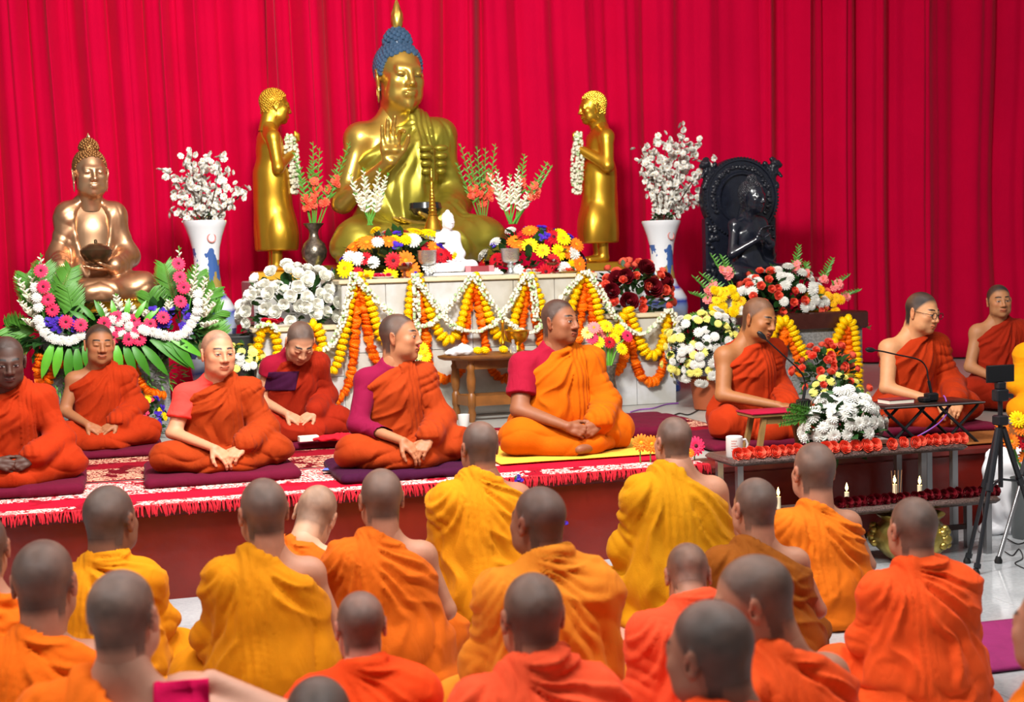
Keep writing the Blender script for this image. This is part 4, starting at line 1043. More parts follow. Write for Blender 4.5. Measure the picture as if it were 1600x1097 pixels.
def petal_ring(V, F, n, r0, r1, z0, z1, wd, phase, curl=0., tip=.0):
    for i in range(n):
        a = 2 * math.pi * i / n + phase; c, s = math.cos(a), math.sin(a); b = len(V)
        rm = r0 + (r1 - r0) * .62; zm = z0 + (z1 - z0) * .6 + curl
        for r, hw, z in ((r0, wd * .45, z0), (rm, wd, zm), (r1, wd * tip, z1)):
            V.append((r * c - hw * -s, r * s - hw * c, z)); V.append((r * c + hw * -s, r * s + hw * c, z))
        V.append((rm * c, rm * s, zm - .03))
        F += [(b, b + 1, b + 6), (b, b + 6, b + 2), (b + 1, b + 3, b + 6), (b + 2, b + 6, b + 4), (b + 6, b + 3, b + 5), (b + 6, b + 5, b + 4)]
def flower(kind, pm, cm=None):
    key = (kind, pm.name)
    if key in FM: return FM[key]
    V = []; F = []; rd = random.Random(hash(kind) % 99 if False else len(kind))
    mb = MB()
    if kind == 'gerbera':
        petal_ring(V, F, 15, .25, 1.0, .02, -.02, .16, 0, .07, .5); petal_ring(V, F, 13, .22, .80, .08, .10, .15, .2, .07, .5); petal_ring(V, F, 10, .18, .5, .12, .2, .11, .1, .03, .4)
        mb.add(V, F, 0); mb.ball((0, 0, .08), (.26, .26, .12), 10, 4, 1); mb.tube([(0, 0, 0), (0, 0, -.25)], .12, 5, 1)
    elif kind == 'mum':
        for k, (n, r, z, zt) in enumerate(((14, 1.0, .0, -.05), (13, .92, .1, .18), (11, .75, .2, .36), (9, .52, .3, .5), (6, .28, .38, .58))):
            petal_ring(V, F, n, .12, r, z, zt, .17 - .012 * k, k * .37, .06, .55)
        mb.add(V, F, 0); mb.ball((0, 0, .15), (.35, .35, .3), 8, 5, 0)
    elif kind == 'rose':
        for k, (n, r0, r1, z0, z1) in enumerate(((5, .35, 1.0, -.3, .25), (5, .3, .85, -.3, .48), (4, .25, .62, -.2, .62), (4, .18, .42, -.1, .7), (3, .08, .22, 0, .74))):
            for i in range(n):
                a0 = 2 * math.pi * i / n + k * .7; b = len(V); m = 5
                for j in range(m):
                    a = a0 + (j / (m - 1) - .5) * 2 * math.pi / n * 1.35
                    e = 1 - .12 * abs(j - 2) / 2
                    for (r, z) in ((r0, z0), (r0 + (r1 - r0) * .75, z0 + (z1 - z0) * .55), (r1 * .93, z0 + (z1 - z0) * .9), (r1 * 1.05 * e, z1 * e)):
                        V.append((r * math.cos(a), r * math.sin(a), z))
                for j in range(m - 1):
                    for q in range(3): F.append((b + j * 4 + q, b + j * 4 + 4 + q, b + j * 4 + 5 + q, b + j * 4 + 1 + q))
        mb.add(V, F, 0); mb.ball((0, 0, .1), (.3, .3, .5), 8, 5, 0)
    elif kind == 'bead':                 # marigold head threaded on a string
        for k, (z, r) in enumerate(((-.42, .62), (-.2, .95), (.05, 1.02), (.28, .88), (.5, .5))):
            petal_ring(V, F, 12, .2, r, z * .8, z + .06, .2, k * .33, .04, .75)
        mb.add(V, F, 0); mb.ball((0, 0, 0), (.82, .82, .55), 10, 6, 0)
    elif kind == 'tuft':
        for k in range(13):
            a = rd.uniform(0, 6.28); r = rd.uniform(0, .72); z = .45 - r * .5 + rd.uniform(-.1, .1)
            W = []; G = []; petal_ring(W, G, 6, .03, .3, 0, .1, .11, a, .05, .8)
            mb.add([(x + r * math.cos(a), y + r * math.sin(a), zz + z) for x, y, zz in W], G, 0)
        mb.ball((0, 0, .05), (.6, .6, .35), 8, 5, 1)
    elif kind == 'blossom':
        petal_ring(V, F, 5, .08, 1.0, 0, .25, .46, 0, .05, .8); petal_ring(V, F, 5, .06, .75, .1, .5, .36, .6, .05, .8); mb.add(V, F, 0); mb.ball((0, 0, .2), .16, 6, 4, 1)
    me = mb.me(kind, [pm, cm or CY], True); FM[key] = me
    return me
def orient(n, spin=0.):
    q = Vector(n).normalized().to_track_quat('Z', 'Y'); return (q.to_matrix() @ Matrix.Rotation(spin, 3, 'Z')).to_euler()
NM = dict(gerbera='gerbera', mum='chrysanthemum', rose='rose', bead='marigold', tuft='statice', blossom='blossom')
def put(kind, pm, parent, p, n, r, rd, cm=None, flat=1.):
    return link(NM[kind], flower(kind, pm, cm), parent, p, orient(n, rd.uniform(0, 6)), (r, r, r * flat))
def leafmesh(L, wd, bend, n=6):
    V = []; F = []
    for i in range(n + 1):
        t = i / n; x = L * t; z = -bend * t * t * L; h = wd * math.sin(math.pi * min(1, .08 + t * .92)) ** .8 * (1 if t < 1 else 0) + .001
        V += [(x, -h, z + h * .25), (x, 0, z), (x, h, z + h * .25)]
    for i in range(n):
        for k in range(2): a = i * 3 + k; F.append((a, a + 1, a + 4, a + 3))
    return V, F
def leaf_cloud(name, parent, c, R, n, L, m, rd, up=.2, half=True, wd=.28):
    mb = MB()
    for i in range(n):
        while True:
            d = Vector((rd.uniform(-1, 1), rd.uniform(-1, 1), rd.uniform(-.3 if half else -1, 1)))
            if .05 < d.length < 1: break
        d.normalize(); k = rd.uniform(.55, 1.0)
        p = Vector((c[0] + d.x * R[0] * k, c[1] + d.y * R[1] * k, c[2] + d.z * R[2] * k))
        dirv = (d + Vector((rd.uniform(-.6, .6), rd.uniform(-.6, .6), rd.uniform(-.4, .6) + up))).normalized()
        l = L * rd.uniform(.6, 1.2); V, F = leafmesh(l, l * wd, rd.uniform(.0, .35), 3)
        q = dirv.to_track_quat('X', 'Z').to_matrix() @ Matrix.Rotation(rd.uniform(-.8, .8), 3, 'X')
        mb.add([tuple(p + q @ Vector(v)) for v in V], F)
    o = mb.build(name, m, parent); o['kind'] = 'stuff'; return o
def dome_pts(n, R, rd, zmin=-.05, front=0., tries=14):
    """well spread unit directions on a dome"""
    pts = []
    for i in range(n):
        best = None; bd = -1
        for _ in range(tries):
            d = Vector((rd.gauss(0, 1), rd.gauss(0, 1), rd.gauss(0, 1))).normalized()
            if d.z < zmin or d.y > .45: continue
            m = min(((Vector((d.x * R[0], d.y * R[1], d.z * R[2])) - Vector((e.x * R[0], e.y * R[1], e.z * R[2]))).length for e in pts), default=9)
            if m > bd: bd = m; best = d
        if best is not None: pts.append(best)
    return pts
def mound(name, label, loc, R, spec, seed, leafn=160, leafL=.07, leafm=GRND, cat='flowers', zmin=-.05, jit=.10, tilt=.25, stems=False):
    rd = random.Random(seed); root = thing(name, label, cat, loc)
    leaf_cloud('foliage', root, (0, 0, 0), [r * .93 for r in R], leafn, leafL, leafm, rd)
    total = sum(s[2] for s in spec); P = dome_pts(total, R, rd, zmin); rd.shuffle(P); i = 0
    st_ = MB()
    for kind, pm, n, r, cm in spec:
        for _ in range(n):
            if i >= len(P): break
            d = P[i]; i += 1; k = 1 + rd.uniform(-jit, jit)
            p = Vector((d.x * R[0] * k, d.y * R[1] * k, d.z * R[2] * k))
            nn = Vector((d.x / R[0], d.y / R[1], d.z / R[2])).normalized() + Vector((rd.uniform(-tilt, tilt), rd.uniform(-tilt, tilt), rd.uniform(-tilt, tilt))) + Vector((0, -.25, .05))
            put(kind, pm, root, p, nn, r * rd.uniform(.85, 1.12), rd, cm, 1.2 if kind == 'rose' else .8)
            if stems: st_.tube([(0, 0, -R[2] * .2), tuple(p * .98)], .004, 4)
    if stems: o = st_.build('stems', STEM, root); o['kind'] = 'stuff'
    return root, rd
def spike(parent, base, tip, pm, rd, kind='glad', bend=.06, name=None):
    """gladiolus or tuberose: stem part with its buds and florets"""
    base = Vector(base); tip = Vector(tip); d = tip - base; L = d.length; side = Vector((d.z, 0, -d.x)).normalized() * bend * rd.choice((-1, 1)) * L
    cur = lambda t: base + d * t + side * math.sin(t * 1.6) * t
    mb = MB(); mb.tube([cur(i / 6) for i in range(7)], [.006 - .0035 * i / 6 for i in range(7)], 5, 0)
    if kind == 'glad':
        for i in range(16):
            t = .42 + .58 * i / 16; p = cur(t); a = (i % 2) * math.pi + rd.uniform(-.5, .5)
            o = Vector((math.cos(a), math.sin(a) - .3, .9)).normalized(); s = .026 * (1.25 - t)+ .006
            mb.tube([p, p + o * s * 1.2, p + o * s * 2.6], [s * .28, s * .42, s * .08], 5, 0)
        st = mb.build(name or 'gladiolus_stem', [STEM], parent)
        for i in range(rd.randint(2, 4)):
            t = rd.uniform(.38, .62); p = cur(t); a = rd.uniform(-2.6, -.5)
            link('gladiolus_floret', flower('blossom', pm), parent, p + Vector((.012 * math.cos(a), -.012, 0)), orient((math.cos(a), -.7, .3), rd.uniform(0, 6)), rd.uniform(.030, .042))
    else:
        n = 20
        for i in range(n):
            t = .40 + .60 * i / n; p = cur(t); s = .030 * (1.28 - t) + .005; a = i * 2.4
            o = Vector((math.cos(a), math.sin(a), .75)).normalized()
            mb.tube([p, p + o * s * .8, p + o * s * 1.7], [s * .22, s * .42, s * .16], 5, 1 if t < .93 else 0)
        st = mb.build(name or 'tuberose_stem', [STEM, PCR], parent)
    return st
def frond(parent, base, tip, rd, L=.16, n=26, m=PALMG, droop=.12, name='palm_frond'):
    base = Vector(base); tip = Vector(tip); d = tip - base; dn = d.normalized(); mb = MB()
    side = dn.cross(Vector((0, 1, .2))).normalized()
    cur = lambda t: base + d * t + Vector((0, 0, -droop)) * t * t * d.length
    mb.tube([cur(i / 6) for i in range(7)], [.006 - .004 * i / 6 for i in range(7)], 5)
    for i in range(n):
        t = .12 + .86 * i / n; p = cur(t); l = L * math.sin(.5 + 2.3 * t * .95) * rd.uniform(.9, 1.1)
        for s in (-1, 1):
            V, F = leafmesh(l, .0055, .3, 4); ax_ = (dn * .85 + side * s * .9 + Vector((0, rd.uniform(-.15, .15), .0))).normalized()
            q = ax_.to_track_quat('X', 'Y').to_matrix(); mb.add([tuple(p + q @ Vector(v)) for v in V], F)
    return mb.build(name, m, parent)
def bigleaf(parent, p, dirv, L, wd, m=GRNL, bend=.5, nrm=(0, -1, .3)):
    V, F = leafmesh(L, wd, bend, 8); x = Vector(dirv).normalized(); z = Vector(nrm); z = (z - x * z.dot(x)).normalized(); y = z.cross(x)
    R = Matrix((x, y, z)).transposed()
    return link('leaf', mesh('leaf', [tuple(R @ Vector(v)) for v in V], F, m), parent, p)

# ------------------------------------------------------------------ garlands on the altar front
def catmull(P, per=14):
    P = [Vector(p) for p in P]; out = []
    for i in range(len(P) - 1):
        a, b, c, d = P[max(i - 1, 0)], P[i], P[i + 1], P[min(i + 2, len(P) - 1)]
        for k in range(per):
            t = k / per; out.append(.5 * ((2 * b) + (c - a) * t + (2 * a - 5 * b + 4 * c - d) * t * t + (3 * b - a - 3 * c + d) * t ** 3))
    out.append(P[-1]); return out
def resample(P, step):
    out = [P[0]]; acc = 0
    for i in range(1, len(P)):
        seg = P[i] - P[i - 1]; L = seg.length; pos = 0
        while acc + L - pos >= step:
            pos += step - acc; acc = 0; out.append(P[i - 1] + seg * (pos / L))
        acc += L - pos
    return out
def garland(label, pix, kind, y, seed, r=None, group=None, zoff=None):
    """a string of flower heads along picture points on the plane y"""
    rd = random.Random(seed); P = [at(a, b, y) for a, b in pix]
    c = catmull(P)
    root = thing('flower_garland', label, 'garland', tuple(c[0]), group=group)
    o0 = c[0]
    if kind == 'white':
        pts = resample(c, .016); mb = MB()
        for p in pts:
            for k in range(4):
                a = rd.uniform(0, 6.28); q = p - o0 + Vector((math.cos(a) * .021, math.sin(a) * .021, rd.uniform(-.005, .005)))
                mb.ball(tuple(q), rd.uniform(.011, .015), 5, 3, 0 if rd.random() < .82 else 1)
        o = mb.build('jasmine_buds', [PCR, mat('bud_green', '#a9c48a', .6)], root); o['kind'] = 'stuff'
        return root
    r = r or (.047 if kind == 'yellow' else .041); step = r * (.92 if kind == 'yellow' else .66)
    pts = resample(c, step); pm = PY if kind == 'yellow' else POR
    for i, p in enumerate(pts):
        t = pts[min(i + 1, len(pts) - 1)] - pts[max(i - 1, 0)]
        jt = .1 if kind == 'yellow' else .8
        t = t + Vector((rd.uniform(-jt, jt), rd.uniform(-jt, jt), rd.uniform(-jt, jt))) * t.length
        k = rd.uniform(.88, 1.1)
        link('marigold', flower('bead', pm), root, p - o0, orient(t, rd.uniform(0, 6)), (r * k, r * k, r * (.95 if kind == 'yellow' else .8)))
    return root
yg, og, wg = YA - .055, YA - .035, YA - .10
GY, GO, GW = 'yellow marigold garlands on the altar', 'orange marigold garlands on the altar', 'white jasmine garlands on the altar'
# peaks of the upper row at x = 553, 648, 740, 825, 915
garland('yellow marigold loop on the altar behind the monk in maroon sleeves', [(556, 432), (548, 470), (538, 520), (530, 560), (520, 580), (508, 574), (500, 545)], 'yellow', yg, 1, group=GY)
garland('long orange marigold strand hanging to the floor beside the bowed monk', [(557, 440), (556, 500), (552, 560), (545, 600), (528, 625), (512, 622)], 'orange', og, 2, group=GO)
garland('yellow marigold strand falling behind the head of the monk in maroon sleeves', [(560, 430), (578, 470), (588, 505), (600, 530), (620, 545), (634, 515), (640, 470), (646, 434)], 'yellow', yg, 3, group=GY)
garland('orange marigold strand hidden behind the monk in maroon sleeves', [(562, 440), (572, 500), (580, 545), (600, 580), (625, 575), (640, 520), (646, 442)], 'orange', og, 4, group=GO)
garland('yellow marigold loop beside the carved table', [(652, 432), (668, 470), (676, 500), (690, 525), (700, 532), (714, 522), (724, 490), (732, 455), (738, 430)], 'yellow', yg, 5, group=GY)
garland('orange marigold loop hanging below the carved table top', [(650, 440), (662, 500), (668, 550), (672, 578), (690, 592), (710, 590), (722, 570), (726, 520), (736, 450)], 'orange', og, 6, group=GO)
garland('yellow marigold loop above the brass bowl', [(743, 430), (756, 465), (766, 500), (778, 525), (792, 528), (802, 505), (812, 465), (822, 430)], 'yellow', yg, 7, group=GY)
garland('orange marigold loop behind the carved table legs', [(742, 445), (752, 500), (760, 545), (770, 580), (790, 592), (808, 575), (815, 510), (824, 440)], 'orange', og, 8, group=GO)
garland('yellow marigold loop behind the head of the stout monk', [(828, 430), (842, 465), (852, 500), (868, 525), (885, 515), (896, 470), (910, 428)], 'yellow', yg, 9, group=GY)
garland('orange marigold loop behind the stout monk', [(828, 440), (838, 500), (850, 550), (870, 585), (895, 570), (906, 510), (913, 440)], 'orange', og, 10, group=GO)
garland('yellow marigold strand with bronze gerbera vase in front', [(917, 428), (930, 465), (938, 500), (950, 520), (965, 518), (974, 495), (980, 485)], 'yellow', yg, 11, group=GY)
garland('orange marigold strand below the coral rose arrangement', [(917, 440), (926, 500), (935, 550), (945, 575), (960, 582), (975, 560), (982, 500)], 'orange', og, 12, group=GO)
garland('yellow marigold loop at the altar corner', [(982, 484), (994, 515), (1005, 545), (1018, 556), (1032, 545), (1040, 515), (1045, 485)], 'yellow', yg, 13, group=GY)
garland('orange marigold loop at the altar corner', [(983, 492), (988, 545), (1000, 585), (1015, 597), (1030, 588), (1040, 550), (1046, 492)], 'orange', og, 14, group=GO)
garland('yellow marigold strands under the white rose arrangement', [(402, 560), (404, 535), (412, 512), (424, 512), (432, 530), (436, 560), (450, 575), (468, 560), (478, 520), (488, 506), (498, 515), (506, 545)], 'yellow', yg, 15, group=GY)
garland('orange marigold strand under the white rose arrangement', [(484, 512), (488, 540), (494, 580), (505, 615)], 'orange', og, 16, group=GO)
garland('white jasmine strand sloping from the altar corner to the bowed monk', [(553, 428), (546, 460), (535, 500), (520, 535), (506, 548)], 'white', wg, 17, group=GW)
garland('white jasmine swag between the first two marigold peaks', [(553, 428), (575, 455), (600, 480), (625, 500), (650, 510), (675, 505), (700, 480), (720, 455), (738, 428)], 'white', wg, 18, group=GW)
garland('white jasmine swag crossing the middle of the altar front', [(648, 430), (665, 455), (690, 490), (710, 510), (735, 518), (765, 512), (790, 485), (808, 455), (824, 428)], 'white', wg - .012, 19, group=GW)
garland('white jasmine strand hanging straight down the altar front', [(649, 430), (651, 480), (652, 530)], 'white', wg - .02, 20, group=GW)
garland('white jasmine swag reaching behind the stout monk', [(741, 430), (760, 460), (780, 490), (800, 508), (830, 520), (850, 500), (870, 475), (895, 445), (914, 424)], 'white', wg, 21, group=GW)
garland('white jasmine strand beside the brass bowl', [(828, 430), (834, 460), (838, 500)], 'white', wg - .014, 22, group=GW)
garland('white jasmine swag below the coral rose arrangement', [(916, 424), (936, 450), (955, 485), (975, 510), (1000, 522), (1022, 510), (1036, 492), (1046, 484), (1056, 500), (1060, 530)], 'white', wg, 23, group=GW)
garland('white jasmine tuft on the marigold strand under the white roses', [(404, 512), (415, 506), (428, 510), (436, 520)], 'white', wg, 24, group=GW)

# ------------------------------------------------------------------ flower arrangements
YM = 9.98
def span(px0, px1, py, y): return (at(px1, py, y) - at(px0, py, y)).length
ml = at(622, 430, YM)
mound('flower_mound', 'mound of orange, red, yellow and violet flowers beside the silver cup and black bowl', (ml.x, YM, ZU + .02), (.46, .24, .33),
      [('gerbera', PO, 9, .075, CY), ('mum', PW, 12, .055, None), ('gerbera', PR, 14, .062, CD), ('gerbera', PY, 10, .068, CY), ('tuft', PV, 12, .055, GRND), ('mum', PY, 4, .05, None)], 11, 220, .09)
mr = at(836, 430, YM)
mound('flower_mound', 'mound of red, yellow and violet flowers between the white statue and standing statue', (mr.x, YM, ZU + .02), (.42, .24, .33),
      [('gerbera', PO, 8, .065, CY), ('mum', PW, 10, .055, None), ('gerbera', PR, 16, .062, CD), ('gerbera', PY, 9, .066, CY), ('tuft', PV, 11, .052, GRND)], 12, 200, .09)
def bunch(name, label, base, tips, pm, kind, y, seed, spread=.06):
    rd = random.Random(seed); b = at(*base, y); root = thing(name, label, 'flowers', tuple(b))
    for k, t in enumerate(tips):
        yy = y + rd.uniform(-spread, spread); spike(root, (rd.uniform(-.02, .02), rd.uniform(-.02, .02), 0), tuple(at(*t, yy) - b), pm, rd, kind)
    return root
bunch('tuberose_bunch', 'white tuberoses fanning up before the large golden statue', (578, 352), [(540, 272), (552, 285), (562, 262), (576, 275), (588, 262), (602, 268), (608, 285), (556, 300), (596, 300)], PW, 'tube', 10.12, 21)
bunch('tuberose_bunch', 'white tuberoses and green spikes fanning above the red flower mound', (800, 350), [(757, 268), (768, 285), (780, 262), (792, 272), (806, 258), (820, 275), (842, 288), (830, 300), (775, 300)], PW, 'tube', 10.12, 22)
bunch('gladiolus_bunch', 'green gladiolus buds leaning over the red flower mound', (802, 350), [(826, 242), (868, 262), (850, 250)], PC, 'glad', 10.15, 23)
BV = mat('etched_bronze', '#6a6258', .32, metal=.85, alt='#8d8476', vscale=40, bump=.3, bscale=60)
def lathe_thing(name, label, cat, loc, prof, m, n=24, **k): return MB().lathe(prof, n).build(name, m, None, loc=loc, label=label, category=cat, **k)
vl = at(492, 412, 10.9)
vp = [(.075, 0), (.085, .012), (.06, .03), (.035, .07), (.045, .11), (.095, .18), (.105, .23), (.085, .29), (.045, .33), (.035, .37), (.04, .40), (.075, .44), (.085, .45), (.078, .455), (.03, .42)]
lathe_thing('flower_vase', 'etched bronze vase of gladioli beside the golden standing statue', 'vase', (vl.x, 10.9, ZU), vp, BV)
gb = (vl.x, 10.9, ZU + .44)
def bunch_at(name, label, b, tips, pm, kind, seed, spread=.08, lo=None):
    rd = random.Random(seed); b = Vector(b); root = thing(name, label, 'flowers', tuple(b))
    for t in tips:
        yy = b.y + rd.uniform(-spread, spread); spike(root, (0, 0, -.10 if lo is None else lo), tuple(at(*t, yy) - b), pm, rd, kind)
    return root
bunch_at('gladiolus_bunch', 'coral gladioli in the etched bronze vase', gb, [(468, 236), (480, 250), (498, 222), (508, 232), (524, 246), (556, 226), (462, 268), (490, 262)], PC, 'glad', 31)
vr = at(757, 412, 10.9)
lathe_thing('flower_vase', 'bronze vase half hidden behind the white tuberoses', 'vase', (vr.x, 10.9, ZU), [(r, z * 1.05) for r, z in vp], BV)
bunch_at('gladiolus_bunch', 'coral gladioli beside the elbow of the large golden statue', (vr.x, 10.9, ZU + .46), [(727, 222), (740, 236), (753, 228), (766, 232), (782, 226), (720, 252), (748, 256)], PC, 'glad', 32)
PWR = fmat('rose_white', '#fffdf0')
# roses on the side blocks
wl = at(462, 500, 9.98)
mound('rose_arrangement', 'mass of white roses beside the altar corner', (wl.x, 9.98, ZL + .03), (.40, .22, .42), [('rose', PWR, 62, .048, None)], 41, 260, .08, zmin=.0, jit=.14)
wr = at(984, 480, 9.98)
mound('rose_arrangement', 'coral and dark red roses before the porcelain vase', (wr.x, 9.98, ZL + .03), (.35, .22, .37), [('rose', PC, 34, .04, None), ('rose', PDR, 11, .075, None)], 42, 280, .075, zmin=.0, jit=.14)
MB().lathe([(.10, 0), (.115, .012), (.118, .02), (.0, .018)], 24).build('offering_plate', mat('plate_white', '#dcdcd8', .3), None, loc=(at(430, 497, 9.75).x, 9.75, ZL), label='shallow plate of red petals under the white roses', category='plate')
rd = random.Random(9); pt = thing('petal_heap', 'heap of red petals on the plate under the white roses', 'petals', (at(430, 497, 9.75).x, 9.75, ZL + .02))
for i in range(9): put('rose', fmat('crimson', '#c81030'), pt, (rd.uniform(-.075, .075), rd.uniform(-.05, .05), .015 + rd.uniform(0, .015)), (0, -.4, 1), .03, rd)

# arrangement in front of the bronze statue
YP = 9.48
a0 = at(190, 540, YP); arr = thing('flower_arrangement', 'curved arrangement of palms, pink gerberas and violet statice below the bronze statue', 'flowers', tuple(a0))
rd = random.Random(77)
def A(px, py, dy=0.): return at(px, py, YP + dy) - a0
leaf_cloud('foliage', arr, tuple(A(95, 515, .05)), (.30, .10, .16), 160, .10, GRND, rd, half=False)
leaf_cloud('foliage', arr, tuple(A(270, 510, .05)), (.26, .10, .18), 160, .10, GRND, rd, half=False)
leaf_cloud('foliage', arr, tuple(A(185, 520, .05)), (.30, .10, .12), 140, .10, GRND, rd, half=False)
for px, py in [(64, 423), (68, 448), (75, 468), (82, 484), (103, 503), (126, 508), (279, 412), (281, 433), (287, 449), (282, 471), (255, 496), (235, 506), (163, 505), (182, 495), (190, 510), (209, 501), (215, 512), (177, 527), (201, 530), (218, 530)]:
    put('gerbera', PP, arr, A(px, py, -.10 + rd.uniform(-.02, .02)), (rd.uniform(-.3, .3), -1, rd.uniform(0, .4)), .048, rd, CD)
ch = [(60, 500), (64, 510), (70, 519), (77, 526), (86, 530), (96, 532), (107, 533), (117, 530), (126, 524), (60, 480), (57, 465), (55, 450), (228, 517), (238, 519), (247, 521), (257, 524), (267, 526), (277, 525), (286, 521), (293, 514), (299, 506), (305, 496), (308, 485), (309, 473), (309, 460), (172, 515), (192, 522), (186, 503), (202, 510), (176, 500), (210, 522), (168, 522), (222, 514), (196, 496)]
for px, py in ch: put('mum', PW, arr, A(px, py, -.10 + rd.uniform(-.02, .02)), (rd.uniform(-.3, .3), -1, rd.uniform(0, .4)), .036, rd)
for i in range(17):
    put('tuft', PV, arr, A(66 + rd.uniform(0, 66), 488 + rd.uniform(0, 32), -.06), (rd.uniform(-.4, .4), -1, .4), .042, rd, GRND); put('tuft', PV, arr, A(238 + rd.uniform(0, 64), 480 + rd.uniform(0, 34), -.06), (rd.uniform(-.4, .4), -1, .4), .042, rd, GRND)
for (bx, by, tx, ty) in [(75, 505, 68, 398), (80, 505, 112, 404), (62, 510, 40, 415), (60, 520, 8, 505), (55, 525, 22, 545), (120, 510, 104, 440), (280, 500, 256, 398), (290, 500, 312, 412), (300, 505, 338, 440), (305, 510, 348, 478), (300, 515, 352, 520), (250, 505, 232, 450)]:
    frond(arr, A(bx, by, .05), A(tx, ty, .02 + rd.uniform(-.04, .06)), rd, .13, 24)
for (bx, by, tx, ty) in [(70, 500, 60, 396), (66, 505, 26, 428), (64, 512, 30, 468), (62, 518, 36, 500), (70, 500, 50, 428), (284, 500, 283, 384), (292, 500, 306, 412), (298, 505, 322, 428), (300, 508, 336, 452), (302, 512, 338, 470), (300, 518, 345, 503), (262, 505, 264, 468), (190, 505, 182, 460), (170, 510, 152, 474), (212, 505, 200, 470), (225, 505, 232, 485)]:
    spike(arr, A(bx, by, -.02), A(tx, ty, -.06), PW, rd, 'tube', .03)
for (px, py, ang, L) in [(148, 500, 126, .14), (163, 498, 112, .13), (180, 496, 98, .11), (197, 496, 80, .12), (212, 498, 62, .13), (225, 503, 46, .13), (138, 503, 140, .13),
                         (95, 540, -105, .20), (108, 545, -95, .21), (120, 545, -88, .22), (132, 540, -80, .18), (82, 538, -112, .22), (182, 540, -85, .20), (195, 540, -72, .20), (208, 542, -60, .21), (222, 540, -48, .25), (235, 530, -35, .30), (250, 530, -40, .28), (268, 530, -52, .24), (262, 525, -28, .26)]:
    a = math.radians(ang); bigleaf(arr, A(px, py, -.08), (math.cos(a), -.35, math.sin(a)), L, .018 if ang > 0 else .030, GRNL if rd.random() < .7 else mat('leaf_light', '#5aa82a', .4, var=.2), .45)
gp = YB - .40
garland('orange marigold loops on the granite pedestal of the bronze statue', [(62, 555), (60, 580), (66, 605), (78, 590), (92, 570), (170, 560), (205, 565), (215, 590), (232, 612), (258, 618)], 'orange', 9.50, 61, r=.036)
rd = random.Random(5); gr_ = thing('moss_drape', 'loose green fern draped on the granite pedestal', 'foliage', tuple(at(190, 580, 9.53)))
leaf_cloud('fern_leaves', gr_, (.08, .0, .0), (.36, .03, .16), 420, .05, PALMG, rd, half=False, wd=.12)
leaf_cloud('fern_leaves', gr_, (-.42, .0, .02), (.10, .04, .18), 160, .05, PALMG, rd, half=False, wd=.12)
vb = on(232, 662, ZS); vb = at(232, 662, 9.35)
mound('flower_bunch', 'small bunch of violet and yellow flowers at the pedestal foot', (vb.x, 9.35, ZS + .10), (.12, .09, .18), [('tuft', PV, 14, .036, GRND), ('gerbera', PY, 5, .03, CY), ('gerbera', PP, 4, .03, CD)], 44, 50, .05)
MB().lathe([(.16, 0), (.18, .01), (.20, .34), (.215, .36), (.205, .37), (.18, .33)], 28).build('metal_planter', mat('grey_metal', '#55595a', .35, metal=.6), None, loc=(at(372, 520, 10.0).x, 10.0, ZS + .28), label='grey metal planter beside the white roses', category='planter')
MB().box((-.2, -.2, 0), (.2, .2, .28), bev=.01).build('planter_stand', BRS, None, loc=(at(372, 520, 10.0).x, 10.0, ZS), label='dark block under the grey metal planter', category='stand')
yb = at(376, 566, 9.6)
mound('flower_bunch', 'pale yellow chrysanthemums behind the monk in coral t-shirt', (yb.x + .02, 9.62, yb.z - .05), (.17, .10, .17), [('mum', PPY, 26, .034, None), ('mum', PW, 6, .034, None)], 45, 80, .06)
MB().lathe([(.06, 0), (.09, .02), (.10, .26), (.11, .28), (.09, .27)], 20).build('flower_pot', mat('terracotta', '#9a4a24', .7), None, loc=(yb.x + .02, 9.62, ZS), label='pot under the pale yellow chrysanthemums', category='pot')

